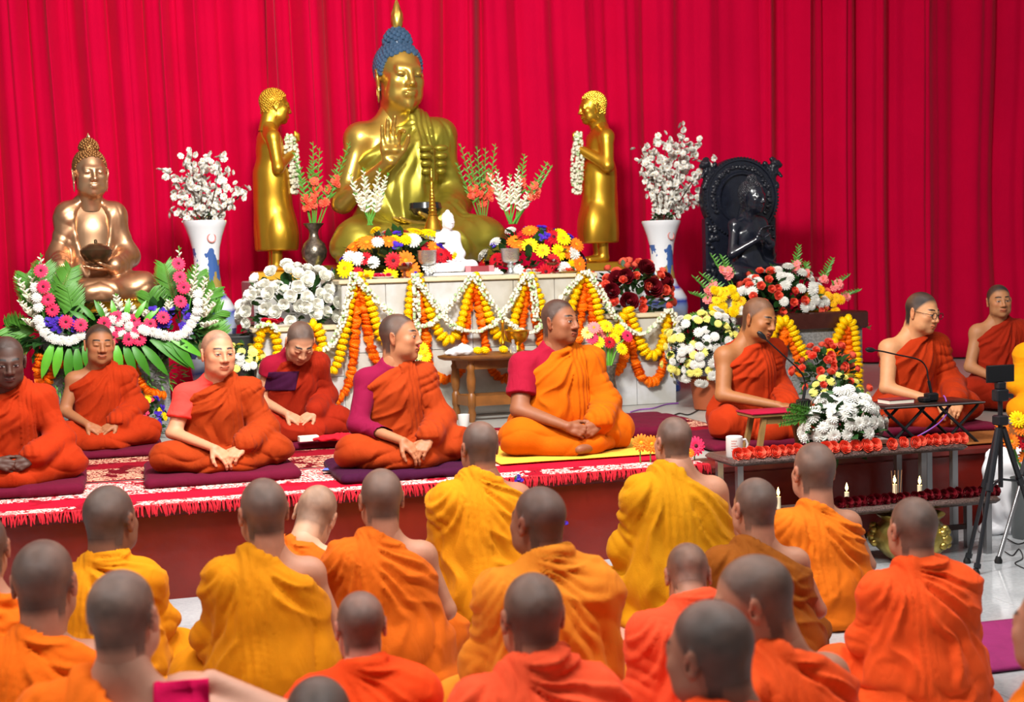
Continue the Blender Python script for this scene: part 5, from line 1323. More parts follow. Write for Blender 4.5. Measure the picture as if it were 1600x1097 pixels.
# porcelain vases and blossom branches
def porcelain():
    m = bpy.data.materials.new('painted_porcelain'); m.use_nodes = True; nt = m.node_tree; b = nt.nodes['Principled BSDF']; L = nt.links
    tc = nt.nodes.new('ShaderNodeTexCoord'); sp = nt.nodes.new('ShaderNodeSeparateXYZ'); L.new(tc.outputs['Object'], sp.inputs[0])
    mr_ = nt.nodes.new('ShaderNodeMapRange'); mr_.inputs[2].default_value = 1.45; L.new(sp.outputs['Z'], mr_.inputs[0])
    nz = nt.nodes.new('ShaderNodeTexNoise'); nz.inputs['Scale'].default_value = 5; nz.inputs['Detail'].default_value = 4; L.new(tc.outputs['Object'], nz.inputs['Vector'])
    ad = nt.nodes.new('ShaderNodeMath'); ad.operation = 'MULTIPLY_ADD'; ad.inputs[1].default_value = .05; L.new(nz.outputs[0], ad.inputs[0]); L.new(mr_.outputs[0], ad.inputs[2])
    cr = nt.nodes.new('ShaderNodeValToRGB'); e = cr.color_ramp.elements; e[0].position = 0; e[0].color = (*lin('#2a4aa0'), 1); e[1].position = 1; e[1].color = (*lin('#dfe2e6'), 1)
    for p, c in ((.08, '#2f56a8'), (.12, '#dde2ea'), (.22, '#d5dce8'), (.25, '#3a5cb4'), (.29, '#c9d4e6'), (.46, '#dbe2ec'), (.53, '#8fa6d8'), (.555, '#2a3cb0'), (.575, '#d8deea'), (.61, '#e2e6ec'), (.635, '#2a34b4'), (.655, '#c9d2e4'), (.70, '#e6e8ea')):
        n = e.new(p); n.color = (*lin(c), 1)
    L.new(ad.outputs[0], cr.inputs[0])
    def patch(prev, lo, hi, col, sc, th, seed):
        n = nt.nodes.new('ShaderNodeTexNoise'); n.inputs['Scale'].default_value = sc; n.inputs['Detail'].default_value = 5; n.noise_dimensions = '4D'; n.inputs['W'].default_value = seed
        mp = nt.nodes.new('ShaderNodeMapping'); mp.inputs['Scale'].default_value = (1, 1, .55); L.new(tc.outputs['Object'], mp.inputs[0]); L.new(mp.outputs[0], n.inputs['Vector'])
        g = nt.nodes.new('ShaderNodeMath'); g.operation = 'GREATER_THAN'; g.inputs[1].default_value = th; L.new(n.outputs[0], g.inputs[0])
        a = nt.nodes.new('ShaderNodeMath'); a.operation = 'GREATER_THAN'; a.inputs[1].default_value = lo; L.new(mr_.outputs[0], a.inputs[0])
        c = nt.nodes.new('ShaderNodeMath'); c.operation = 'LESS_THAN'; c.inputs[1].default_value = hi; L.new(mr_.outputs[0], c.inputs[0])
        m1 = nt.nodes.new('ShaderNodeMath'); m1.operation = 'MULTIPLY'; L.new(g.outputs[0], m1.inputs[0]); L.new(a.outputs[0], m1.inputs[1])
        m2 = nt.nodes.new('ShaderNodeMath'); m2.operation = 'MULTIPLY'; L.new(m1.outputs[0], m2.inputs[0]); L.new(c.outputs[0], m2.inputs[1])
        mx = nt.nodes.new('ShaderNodeMix'); mx.data_type = 'RGBA'; L.new(m2.outputs[0], mx.inputs[0]); L.new(prev, mx.inputs[6]); mx.inputs[7].default_value = (*lin(col), 1)
        return mx.outputs[2]
    s = patch(cr.outputs[0], .66, .80, '#a08848', 7, .47, 1); s = patch(s, .68, .86, '#3f62a0', 9, .51, 2); s = patch(s, .3, .45, '#3a4c86', 9, .51, 3); s = patch(s, .3, .42, '#8a8458', 8, .60, 4)
    L.new(s, b.inputs['Base Color']); b.inputs['Roughness'].default_value = .12; b.inputs['Coat Weight'].default_value = .5
    return m
POR_ = porcelain()
SUN = mat('painted_sun_red', '#d08078', .25)
prof = [(.13, 0), (.14, .02), (.135, .06), (.125, .12), (.135, .25), (.17, .45), (.205, .62), (.215, .72), (.205, .80), (.17, .86), (.13, .91), (.108, .97), (.098, 1.06), (.096, 1.15), (.105, 1.25), (.125, 1.33), (.15, 1.40), (.165, 1.435), (.165, 1.45), (.155, 1.45), (.12, 1.36), (.09, 1.2)]
def blossoms(label, base, tips, seed):
    rd = random.Random(seed); b = Vector(base); root = thing('blossom_branches', label, 'flowers', tuple(b)); wood = MB(); nb = 0
    WD = mat('twig_brown', '#4a3020', .8)
    for t in tips:
        yy = b.y + rd.uniform(-.14, .14); tip = at(*t, yy) - b; d = tip; side = Vector((rd.uniform(-.1, .1), rd.uniform(-.1, .1), .08)) * d.length
        cur = lambda s: d * s + side * math.sin(s * 3.14) + Vector((0, 0, -.08 * (1 - s)))
        wood.tube([cur(i / 6) for i in range(7)], [.007 - .005 * i / 6 for i in range(7)], 5)
        n = int(d.length * 50)
        for i in range(n):
            s = .22 + .78 * i / n; p = cur(s) + Vector((rd.gauss(0, .022), rd.gauss(0, .022), rd.gauss(0, .022)))
            put('blossom', PW, root, p, (rd.uniform(-1, 1), rd.uniform(-1.4, .3), rd.uniform(-.5, 1)), rd.uniform(.020, .030), rd); nb += 1
    wood.build('branches', WD, root)
    leaf_cloud('leaves', root, (0, 0, .02), (.08, .08, .06), 30, .05, GRND, rd)
    return root
TL = [(252, 262), (262, 330), (270, 300), (285, 245), (298, 230), (322, 270), (328, 236), (345, 236), (352, 262), (380, 290), (392, 292), (360, 310), (305, 290), (345, 330), (282, 275), (318, 250), (335, 300)]
for lab, lab2, px, tips, sd in (('painted porcelain floor vase beside the bronze statue', 'white blossom branches in the porcelain vase beside the bronze statue', 320, TL, 71),
                                ('painted porcelain floor vase beside the black stone statue', 'white blossom branches in the porcelain vase beside the black stone statue', 1033, [(1002, 252), (1000, 228), (1012, 225), (1028, 208), (1046, 212), (1066, 194), (1062, 225), (1078, 222), (1098, 216), (1112, 246), (1100, 266), (1105, 290), (1020, 260), (1040, 245), (1080, 262), (1092, 310), (1026, 312), (1060, 250)], 72)):
    yv = 10.62; p = at(px, 345, yv); vz = p.z - 1.45 + .0
    vo = MB().lathe(prof, 40).build('porcelain_vase', POR_, None, loc=(p.x, yv, ZS), sc=(1, 1, (p.z - ZS) / 1.45), label=lab, category='vase', group='painted porcelain vases')
    em = MB(); pts = [(.108 * math.sin(.35 + .28 * math.cos(k * .3927)) , -.108 * math.cos(.35 + .28 * math.cos(k * .3927)) - .012, 1.32 + .032 * math.sin(k * .3927) ) for k in range(17)]
    em.tube([(x * 1.08, y * 1.06, z) for x, y, z in pts], .005, 6); em.build('painted_sun', SUN, vo)
    blossoms(lab2, (p.x, yv, p.z), tips, sd)

# arrangement at the foot of the black stone statue
yk = YK - .25 - .36; k0 = at(1218, 497, yk)
ka, rd = mound('flower_arrangement', 'dome of white chrysanthemums and coral roses below the black stone statue', (k0.x, yk, ZS + .66), (.44, .20, .36), [('mum', PW, 46, .046, None), ('rose', PC, 34, .038, None)], 51, 260, .09, zmin=0., jit=.08)
for s, cx_, c in ((-1, 1133, PY), (1, 1288, PY)):
    for i in range(22):
        a = rd.uniform(0, 6.28); r = math.sqrt(rd.random()); p = at(cx_ + 26 * r * math.cos(a), 472 + 24 * r * math.sin(a), yk - .10) - k0; p.z += k0.z - (ZS + .66)
        put('gerbera' if i % 2 else 'mum', c if s < 0 else fmat('amber_yellow', '#f0b000'), ka, p, (rd.uniform(-.4, .4), -1, .4), .042, rd, CY)
for (bx, by, tx, ty) in [(1140, 470, 1096, 425), (1135, 480, 1078, 455), (1130, 490, 1070, 500), (1150, 460, 1113, 395), (1150, 460, 1130, 398), (1240, 450, 1246, 382), (1255, 450, 1262, 410), (1275, 460, 1304, 404), (1285, 465, 1326, 428), (1290, 475, 1346, 456), (1295, 485, 1362, 512), (1130, 480, 1085, 430)]:
    spike(ka, at(bx, by, yk) - k0 + Vector((0, 0, k0.z - (ZS + .66))), at(tx, ty, yk - .05) - k0 + Vector((0, 0, k0.z - (ZS + .66))), PLP, rd, 'glad', .04)
yf = YK - .25 - .58 - .05
KG = 'marigold garlands on the brown slab'
garland('yellow marigold strands beside the speaking monk on the granite pedestal', [(1204, 532), (1212, 512), (1222, 500), (1234, 508), (1244, 530), (1258, 558)], 'yellow', yf, 81)
garland('orange marigold strands between the yellow ones beside the speaking monk', [(1224, 540), (1226, 508), (1236, 530), (1246, 560), (1250, 585)], 'orange', yf + .02, 82)
garland('yellow marigold strands hanging from the far end of the brown slab', [(1294, 556), (1308, 526), (1320, 500), (1332, 508), (1338, 545), (1341, 585), (1340, 612)], 'yellow', yf, 83)
garland('orange marigold strands inside the yellow ones at the far end of the slab', [(1304, 565), (1314, 530), (1322, 508), (1326, 545), (1326, 590)], 'orange', yf + .02, 84)
# pots of flowers on the stage
pt0 = on(1108, 640, ZS)
MB().lathe([(.09, 0), (.11, .01), (.135, .20), (.15, .21), (.15, .235), (.13, .235), (.12, .2)], 26).build('terracotta_pot', mat('terracotta', '#9a4a24', .7), None, loc=pt0, label='terracotta pot of white and yellow chrysanthemums behind the speaking monk', category='pot')
mound('chrysanthemum_plant', 'bushy white and pale yellow chrysanthemums in the terracotta pot', (pt0.x - .02, pt0.y, ZS + .42), (.30, .22, .30), [('mum', PW, 90, .036, None), ('mum', PPY, 60, .034, None)], 52, 380, .07, GRND, zmin=-.7, jit=.14)
r0_ = at(1298, 612, 8.55)
mound('rose_arrangement', 'coral roses above yellow chrysanthemums before the granite pedestal', (r0_.x, 8.62, ZS + .22), (.24, .16, .26), [('rose', PC, 26, .032, None)], 53, 200, .06, zmin=.25)
mound('chrysanthemum_bunch', 'row of pale yellow chrysanthemums under the coral roses', (r0_.x - .02, 8.42, ZS + .12), (.24, .10, .16), [('mum', PPY, 16, .032, None), ('rose', PC, 7, .030, None)], 54, 90, .06, zmin=0)

# ------------------------------------------------------------------ cushions and mats
CM = cloth('cushion_maroon', '#5e0c28', .08); CPU = cloth('cushion_purple', '#3c0a2c', .08)
def pad(name, label, cat, loc, sx, sy, h, m, seed, rz=0., group=None):
    if h < .03:
        n, k = 28, 20; V = []; F = []
        for j in range(k + 1):
            for i in range(n + 1):
                x = -sx + 2 * sx * i / n; y = -sy + 2 * sy * j / k; w_ = float(vnoise(np.array([[x * 4 + seed, y * 4, .3]]))[0])
                V.append((x + .03 * (w_ - .5), y + .03 * (w_ - .5), h * .5 + .010 * w_))
        for j in range(k):
            for i in range(n): a = j * (n + 1) + i; F.append((a, a + 1, a + n + 2, a + n + 1))
        o = link(name, mesh(name, V, F, m), None, loc, (0, 0, rz), None, label=label, category=cat, group=group); md = o.modifiers.new('t', 'SOLIDIFY'); md.thickness = h * .5; return o
    g = Grid((-sx - .03, -sy - .03, -.01), (sx + .03, sy + .03, h + .03), .018)
    X, Y, Z = g.ax[0][:, None, None], g.ax[1][None, :, None], g.ax[2][None, None, :]
    r = h * .5
    qx = np.abs(X) - (sx - r); qy = np.abs(Y) - (sy - r); qz = np.abs(Z - r) - 0
    g.D = (np.sqrt(np.maximum(qx, 0) ** 2 + np.maximum(qy, 0) ** 2 + qz ** 2) - r).astype(np.float32)
    V, Q = g.mesh(); N = vnormals(V, Q)
    V = V + N * ((vnoise(V * 7 + seed) - .5) * .016 + .006 * np.abs(np.sin(V[:, 0] * 18 + 6 * vnoise(V * 5 + seed))))[:, None]
    V[:, 0] *= 1 + .05 * (vnoise(V * 3 + seed) - .5); V[:, 2] = np.maximum(V[:, 2], 0)
    return link(name, fastmesh(name, V, Q, m), None, loc, (0, 0, rz), None, label=label, category=cat, group=group)
people = [o for o in bpy.data.objects if o.get('category') == 'person']
def who(s): return next(o for o in people if s in o['label'])
def cush(s, label, sx, sy, m, dx=0., dy=-.12, h=.05, seed=1):
    p = who(s).location; pad('cushion', label, 'cushion', (p.x + dx, p.y + dy, ZS + .008), sx, sy, h, m, seed, 0., 'floor cushions on the stage')
cush('dark skinned', 'maroon cushion under the monk at the stage corner', .38, .34, CM, seed=1)
cush('closed eyes', 'maroon cushion under the monk with closed eyes', .36, .34, CM, h=.04, seed=2)
cush('coral t-shirt', 'wide maroon cushion under the monk in coral t-shirt', .40, .36, CM, h=.045, seed=3)
cush('bowed head in sleeveless', 'maroon cushion under the bowed monk with the vest', .38, .34, CM, h=.04, seed=4)
cush('maroon sleeves', 'dark purple cushion under the monk in long maroon sleeves', .37, .34, CPU, h=.045, seed=5)
cush('speaking', 'maroon cushion under the speaking monk', .40, .36, CM, h=.035, seed=6)
cush('glasses', 'flat maroon cushion under the monk in glasses', .40, .34, CM, h=.035, seed=7)
pad('cushion', 'empty maroon cushion beside the stout monk', 'cushion', (3.02, 8.0, ZS + .012), .28, .26, .06, CM, 8)
pad('cushion', 'empty dark maroon cushion behind the speaking monk', 'cushion', (3.22, 8.35, ZS + .012), .26, .24, .06, CM, 9)
ps = who('stout').location
pad('sitting_mat', 'pale yellow folded mat under the stout monk', 'mat', (ps.x + .05, ps.y - .16, ZS + .010), .52, .36, .012, cloth('mat_yellow', '#e0b440'), 10)
pad('sitting_mat', 'brown mat on the stage beside the phone tripod', 'mat', (5.1, 6.95, ZS + .0), .55, .34, .014, cloth('mat_brown', '#8a5226'), 11)
q = on(1570, 1010, 0); pad('sitting_mat', 'magenta mat on the tiled floor', 'mat', (q.x + .05, q.y, 0), .36, .30, .02, cloth('mat_magenta', '#8a2a60'), 12)
q = on(925, 1005, 0); pad('sitting_mat', 'pale pink mat on the floor between the seated monks', 'mat', (q.x, q.y, 0), .30, .34, .012, cloth('mat_pink', '#c98a78'), 13)

# ------------------------------------------------------------------ two-tier bench, roses, candles, pot
SLAB = mat('speckled_bench_stone', '#33231f', .3, alt='#6a5853', vscale=160)
LEG = mat('steel_leg', '#9a9a9c', .3, metal=.8)
LEGD = mat('dark_steel', '#3a2420', .4, metal=.4)
bn = thing('stone_bench', 'two-tier stone bench with steel legs set with roses and candles', 'bench', (0, 0, 0))
xl, xr = at(1143, 718, 6.2).x, at(1512, 690, 6.2).x; zt = .545
MB().box((xl, 6.19, zt - .035), (xr, 6.54, zt), bev=.014).build('bench_top', SLAB, bn)
xl2, xr2 = at(1130, 800, 5.95).x, at(1562, 775, 5.95).x; zb_ = .30
MB().box((xl2, 5.93, zb_ - .035), (xr2, 6.185, zb_), bev=.014).build('lower_shelf', SLAB, bn)
for x in (xl + .06, xr - .06, xr - .25):
    for y in (6.24, 6.48): MB().box((x - .016, y - .016, 0), (x + .016, y + .016, zt - .035)).build('leg', LEG, bn, False)
for x in (xl2 + .05, xr2 - .06):
    for y in (5.97, 6.14): MB().box((x - .016, y - .016, 0), (x + .016, y + .016, zb_ - .035)).build('leg', LEG, bn, False)
for y in (6.14,): MB().box((xl2 + .05, y - .012, .10), (xr2 - .06, y + .012, .125)).build('rail', LEGD, bn, False)
rd = random.Random(3)
ORD = 'first second third fourth fifth sixth seventh eighth ninth tenth eleventh twelfth thirteenth fourteenth fifteenth sixteenth seventeenth eighteenth nineteenth twentieth twenty-first twenty-second'.split()
def rose_row(pxs, y, z, pm, r, lab_, grp):
    n = len(pxs)
    for i, (px, py) in enumerate(pxs):
        p = at(px, py, y); lab = lab_ % ORD[i]
        o = link('rose', flower('rose', pm), None, (p.x, y + rd.uniform(-.01, .012), z + r * .62), orient((rd.uniform(-.25, .25), -1, rd.uniform(.15, .5)), rd.uniform(0, 6)), r * rd.uniform(.9, 1.1), label=lab, category='rose', group=grp)
cor = [(1148, 702), (1158, 702), (1170, 702), (1181, 700), (1192, 698), (1204, 699), (1217, 696), (1230, 695), (1243, 694)]
rose_row([(x + 4, y) for x, y in cor], 6.23, zt, PC, .036, '%s coral rose from the white mug along the bench edge', 'coral roses beside the mug')
rose_row([(1290, 690), (1302, 692), (1318, 690), (1338, 690), (1352, 688), (1366, 686)], 6.22, zt, PC, .037, '%s coral rose under the white bouquet, counted from the wooden stool', 'coral roses under the bouquet')
rose_row([(1391, 687), (1412, 685), (1428, 684), (1438, 684), (1452, 683), (1462, 683), (1474, 681), (1484, 680), (1494, 681), (1503, 679)], 6.22, zt, PC, .036, '%s coral rose after the white bouquet, below the folding table', 'coral roses below the folding table')
rose_row([(1312 + 11.6 * i, 775 - .3 * i) for i in range(22)], 5.99, zb_, PDR, .034, '%s dark red rose on the lower shelf, counted towards the tripod', 'dark red roses on the lower shelf')
CAN = mat('candle_wax', '#e8dcb8', .5); FLA = mat('candle_flame', '#ffcf70', .5, emit='#ffc860', estr=28)
def candle(px, py, y, z, h, lab):
    c = thing('candle', lab, 'candle', (at(px, py, y).x, y, z)); MB().lathe([(.012, 0), (.012, h), (.0015, h)], 10).tube([(0, 0, h), (0, 0, h + .006)], .0015, 4).build('wax', CAN, c)
    MB().lathe([(.001, 0), (.006, .008), (.0075, .016), (.005, .028), (.0005, .042)], 8, (0, 0, h + .006)).build('flame', FLA, c)
candle(1323, 765, 6.10, zb_, .055, 'lit candle on the lower shelf beside the monk in orange robe')
candle(1398, 762, 6.10, zb_, .075, 'tall lit candle on the lower shelf above the brass pot')
candle(1437, 765, 6.10, zb_, .060, 'lit candle on the lower shelf between dark red roses')
candle(1133, 775, 6.10, zb_, .045, 'lit candle at the near end of the lower shelf')
candle(1216, 770, 6.10, zb_, .06, 'lit candle half hidden behind the brown robed monk')
inc = MB()
for k in range(4): inc.tube([(k * .012, 0, 0), (k * .012 + (k - 1.5) * .008, 0, .16)], .0016, 5)
inc.build('incense_sticks', mat('incense', '#a8744a', .8), None, loc=(at(1410, 790, 5.95).x, 6.03, zb_), label='four incense sticks on the lower shelf above the brass pot', category='incense')
BRASS = mat('brass_pot', '#9a8440', .28, metal=.85, alt='#b8a458', vscale=14, bump=.2, bscale=30)
q = on(1396, 866, 0); pot = thing('brass_pot', 'embossed brass pot under the bench shelf', 'pot', (q.x, 5.98, 0))
MB().lathe([(.09, 0), (.10, .01), (.13, .03), (.18, .08), (.195, .13), (.175, .18), (.145, .20), (.14, .215), (.165, .235), (.172, .245), (.16, .248), (.135, .225)], 36).build('pot_body', BRASS, pot)
for k in range(5):
    em = MB(); a = 2 * math.pi * k / 5 - 1.0
    for (dz, da, rr) in ((.13, 0, .035), (.165, -.12, .022), (.165, .12, .022), (.10, -.13, .024), (.10, .13, .024), (.185, 0, .02)): em.ball((.185 * math.cos(a + da), .185 * math.sin(a + da), dz), (rr, rr, rr * .9), 10, 6)
    em.build('embossed_lion_head', BRASS, pot)
# mug
MUGM = mat('mug_white', '#dcdad6', .25); MUGT = mat('mug_print_red', '#b86a60', .5)
q = at(1146, 716, 6.27); mug = thing('mug', 'white mug with small red print on the bench corner', 'mug', (q.x + .02, 6.30, zt))
MB().lathe([(.040, 0), (.043, .004), (.043, .105), (.040, .108), (.037, .105), (.036, .01), (.0, .008)], 28, cap=False).build('cup', MUGM, mug)
MB().tube([(.04, 0, .085), (.062, 0, .088), (.074, 0, .065), (.068, 0, .035), (.041, 0, .024)], .0065, 8).build('handle', MUGM, mug)
tx = MB()
for k in range(5):
    a0_, a1_ = -2.35, -2.35 + (.7, .55, .8, .45, .7)[k]
    for i in range(5):
        u = a0_ + (a1_ - a0_) * i / 5; v = u + (a1_ - a0_) / 5 * .7; z = .085 - .013 * k
        tx.add([(.0436 * math.cos(u), .0436 * math.sin(u), z), (.0436 * math.cos(v), .0436 * math.sin(v), z), (.0436 * math.cos(v), .0436 * math.sin(v), z + .005), (.0436 * math.cos(u), .0436 * math.sin(u), z + .005)], [(0, 1, 2, 3)])
tx.build('printed_lines', MUGT, mug, False)
# white bouquet on the bench
q = at(1322, 695, 6.36)
wb, rdd = mound('chrysanthemum_bouquet', 'dome of white chrysanthemums on the bench between the two microphones', (q.x, 6.38, zt + .07), (.23, .15, .23), [('mum', PW, 62, .037, None)], 55, 220, .08, GRND, zmin=.02, jit=.08, stems=True)
for t in ((1222, 640), (1228, 628), (1236, 622), (1215, 652)): frond(wb, (-.10, 0, .10), at(*t, 6.33) - Vector((q.x, 6.38, zt + .07)), rdd, .045, 14, PALMG)
frond(wb, (.10, 0, .12), at(1350, 612, 6.45) - Vector((q.x, 6.38, zt + .07)), rdd, .06, 12)

# ------------------------------------------------------------------ stool, microphones, folding table
WOOD = mat('stool_wood', '#8a6a3c', .5, var=.2, vscale=14); WOODR = mat('turned_wood', '#7a4a1c', .4, var=.25, vscale=12)
sy = 6.76
sx = at(1215, 660, sy).x; stl_ = thing('wooden_stool', 'small wooden stool with red cloth before the speaking monk', 'stool', (sx, sy, ZS + .01))
zs = at(1215, 642, sy).z - ZS - .01
MB().box((-.20, -.10, zs - .022), (.20, .10, zs), bev=.005).build('seat', WOOD, stl_)
MB().box((-.205, -.105, zs - .004), (.205, .105, zs + .006), bev=.003).build('red_cloth', cloth('cloth_crimson', '#9c0f30'), stl_)
for (x, y, dx) in ((-.12, -.075, -.045), (.13, -.075, .05), (-.12, .075, -.045), (.13, .075, .05)):
    MB().tube([(x, y, zs - .02), (x + dx, y * 1.15, 0)], .019, 4).build('leg', WOOD, stl_, False)
MB().box((-.125, -.085, zs - .06), (.13, -.068, zs - .02)).build('apron', WOOD, stl_, False)
BLP = mat('black_plastic', '#101114', .35); NVY = mat('dark_blue_plastic', '#16203c', .35)
def mic(label, base, pts):
    b = Vector(base); m = thing('gooseneck_microphone', label, 'microphone', tuple(b))
    MB().box((-.035, -.03, 0), (.035, .03, .05), bev=.008).box((-.075, -.045, 0), (-.03, .03, .028), bev=.006).build('base', BLP, m)
    P = [Vector(p) - b for p in pts]
    c = catmull(P, 8); MB().tube(c, .0045, 8).build('gooseneck', BLP, m)
    MB().tube([c[0], c[0] + (c[6] - c[0]).normalized() * .07], .009, 8).build('collar', BLP, m)
    e = c[-1]; d = (c[-1] - c[-4]).normalized(); MB().tube([e - d * .02, e, e + d * .025, e + d * .04], [.008, .015, .015, .008], 10).build('windscreen', BLP, m)
mb0 = (at(1258, 630, sy).x, sy + .02, ZS + .01 + zs + .006)
mic('gooseneck microphone on the stool bending towards the speaking monk', mb0, [(mb0[0], mb0[1], mb0[2] + .05), at(1258, 600, sy + .03), at(1250, 580, sy + .03), at(1225, 556, sy + .04), at(1205, 538, sy + .05), at(1192, 526, sy + .06)])
# folding table
BK = mat('table_black', '#15120f', .3); ty = 6.80
tc0 = at(1437, 628, ty); zt2 = tc0.z - ZS
ft = thing('folding_table', 'black folding lap table before the monk in glasses', 'table', (tc0.x, ty, ZS))
hx = span(1362, 1515, 628, ty) / 2
MB().box((-hx, -.16, zt2 - .014), (hx, .16, zt2), bev=.005).build('table_top', BK, ft)
MB().box((-hx, -.165, zt2 - .006), (hx, -.158, zt2 - .001)).build('metal_edge', LEG, ft, False)
for s in (-1, 1):
    x0 = s * hx * .55
    for y in (-.13, .13):
        MB().tube([(x0 - .13, y, zt2 - .016), (x0 - .12, y, zt2 - .03), (x0 + .12, y * 1.05, .004)], .009, 7).build('leg', BLP, ft)
        MB().tube([(x0 + .13, y * .9, zt2 - .016), (x0 + .12, y * .9, zt2 - .03), (x0 - .12, y * .95, .004)], .009, 7).build('leg', BLP, ft)
ztt = ZS + zt2
mx = at(1455, 625, ty).x
mic('gooseneck microphone on the black folding table', (mx, ty, ztt), [(mx, ty, ztt + .05), at(1450, 590, ty), at(1447, 574, ty), at(1435, 562, ty - .02), at(1400, 554, ty - .04), at(1378, 549, ty - .05), at(1362, 547, ty - .06)])
bk = thing('book', 'closed book with pale pages on the black folding table', 'book', (at(1400, 628, ty).x, ty, ztt), .05)
MB().box((-.085, -.06, 0), (.085, .06, .004)).box((-.085, -.06, .024), (.085, .06, .028)).box((.081, -.06, 0), (.085, .06, .028)).build('cover', mat('book_cover_red', '#7a1420', .5), bk, False)
MB().box((-.083, -.058, .004), (.080, .058, .024)).build('pages', mat('paper', '#e4dac8', .8), bk, False)
cb = catmull([(mx + .07, ty - .02, ztt + .03), at(1478, 625, ty - .05), at(1480, 645, ty - .12), at(1462, 665, ty - .22), at(1430, 684, 6.62)], 8)
MB().tube(cb, .004, 7).build('microphone_cable', mat('cable_violet', '#8a4aa8', .4), None, label='violet cable hanging from the folding table microphone', category='cable')
# glasses worn by the monk
gp_ = MG; hd_V = None
def wear(root, prims_fn):
    pass
GLM = mat('spectacle_frame', '#15120f', .3)
gl = thing('spectacles', 'thin black spectacles on the face of the monk behind the folding table', 'glasses')
cfgq = np.array((1.1 / 1.05, 1.1 / 1.05, 1.0))
def head_to_world(root, P, look, hs, lean=.16):
    b, bz = root.scale[0], root.scale[2]; Rm = rotm(look[1], look[2], look[0]); piv = np.array((0, .036, -.13)); pw = np.array((0, .018 - lean * (.635 - .1), .635)) + np.array((0, -.02 * look[1], -.02 * abs(look[1])))
    V = ((np.array(P) - piv) @ Rm.T) * np.array((hs / b, hs / b, hs / bz)) + pw
    Mx = Matrix.LocRotScale(root.location, root.rotation_euler, root.scale)
    return [Mx @ Vector(v) for v in V]
def circ(s): return [(s * .031 + .0215 * math.cos(k * .3491), -.104 + .10 * abs(.0215 * math.cos(k * .3491) + 0) , .000 + .018 * math.sin(k * .3491)) for k in range(19)]
for s in (-1, 1):
    MB().tube(head_to_world(MG, circ(s), (.30, .20, .05), 1.1), .0022, 6).build('rim', GLM, gl)
    MB().tube(head_to_world(MG, [(s * .052, -.103, .005), (s * .070, -.075, .006), (s * .083, .005, .006)], (.30, .20, .05), 1.1), .0018, 6).build('temple_arm', GLM, gl)
MB().tube(head_to_world(MG, [(-.010, -.104, .004), (0, -.108, .007), (.010, -.104, .004)], (.30, .20, .05), 1.1), .0018, 6).build('bridge', GLM, gl)

# ------------------------------------------------------------------ carved table and its offerings
tq = on(750, 657, ZS); tyy = 9.30; tcx = at(772, 600, tyy).x
ct = thing('carved_table', 'small wooden table with turned legs before the altar', 'table', (tcx, tyy, ZS)); zt3 = at(772, 552, tyy).z - ZS
V = []; n = 8
MB().lathe([(.36, zt3 - .035), (.40, zt3 - .022), (.41, zt3 - .01), (.41, zt3)], 8).build('table_top', WOODR, ct, False, sc=(1.0, .62, 1))
tl = [(.018, 0), (.026, .02), (.030, .05), (.022, .075), (.030, .09), (.030, .15), (.020, .165), (.030, .19), (.034, .24), (.026, .29), (.032, .31), (.022, .325), (.028, .35)]
for (x, y) in ((-.20, -.12), (.20, -.12), (-.26, .10), (.26, .10)): MB().lathe([(r, z * (zt3 - .035) / .35) for r, z in tl], 16).build('leg', WOODR, ct, loc=(x, y, 0))
for (a, b) in (((-.20, -.12), (.20, -.12)), ((-.26, .10), (.26, .10)), ((-.20, -.12), (-.26, .10)), ((.20, -.12), (.26, .10))):
    d = Vector((b[0] - a[0], b[1] - a[1], 0)); L_ = d.length; o = MB().box((0, -.011, .115), (L_, .011, .185)).build('stretcher', WOODR, ct, False, loc=(a[0], a[1], 0), rot=(0, 0, math.atan2(d.y, d.x)))
    o = MB().box((0, -.011, zt3 - .10), (L_, .011, zt3 - .03)).build('apron', WOODR, ct, False, loc=(a[0], a[1], 0), rot=(0, 0, math.atan2(d.y, d.x)))
zt4 = ZS + zt3
GB = mat('bright_brass', '#d09a28', .25, metal=.9)
bx_ = at(807, 545, tyy).x
MB().lathe([(.05, 0), (.055, .008), (.03, .02), (.022, .05), (.035, .065), (.07, .09), (.085, .13), (.09, .15), (.10, .158), (.09, .158), (.07, .12)], 28, rf=lambda a, z: 1 + (.04 * math.cos(a * 14) if .07 < z < .14 else 0)).build('brass_bowl', GB, None, loc=(bx_, tyy - .02, zt4), label='fluted brass pedestal bowl on the carved table', category='bowl')
MB().lathe([(.02, 0), (.022, .008), (.008, .02), (.008, .05), (.016, .06), (.010, .07), (.010, .20), (.018, .215), (.014, .23), (.004, .225)], 14).build('candle_holder', GB, None, loc=(at(792, 545, tyy).x, tyy + .10, zt4), label='slender brass candle holder beside the brass bowl', category='candlestick')
g = Grid((-.13, -.09, -.01), (.13, .09, .10), .006); g.add(Ell((0, 0, .03), (.09, .06, .035), .02), Ell((.03, 0, .04), (.05, .04, .035), .02), Ell((-.07, 0, .02), (.045, .04, .018), .02), Cap((0, 0, .06), (.01, 0, .085), .012, .004, .02))
V, Q = g.mesh(); V = V + vnormals(V, Q) * ((vnoise(V * 45) - .5) * .012)[:, None]; V[:, 2] = np.maximum(V[:, 2], 0)
link('cloth_bundle', fastmesh('cloth_bundle', V, Q, mat('white_cotton', '#d9d9da', .8)), None, (at(722, 550, tyy - .1).x, tyy - .06, zt4), None, None, label='white cloth bundle on the carved table', category='cloth')
rd = random.Random(8)
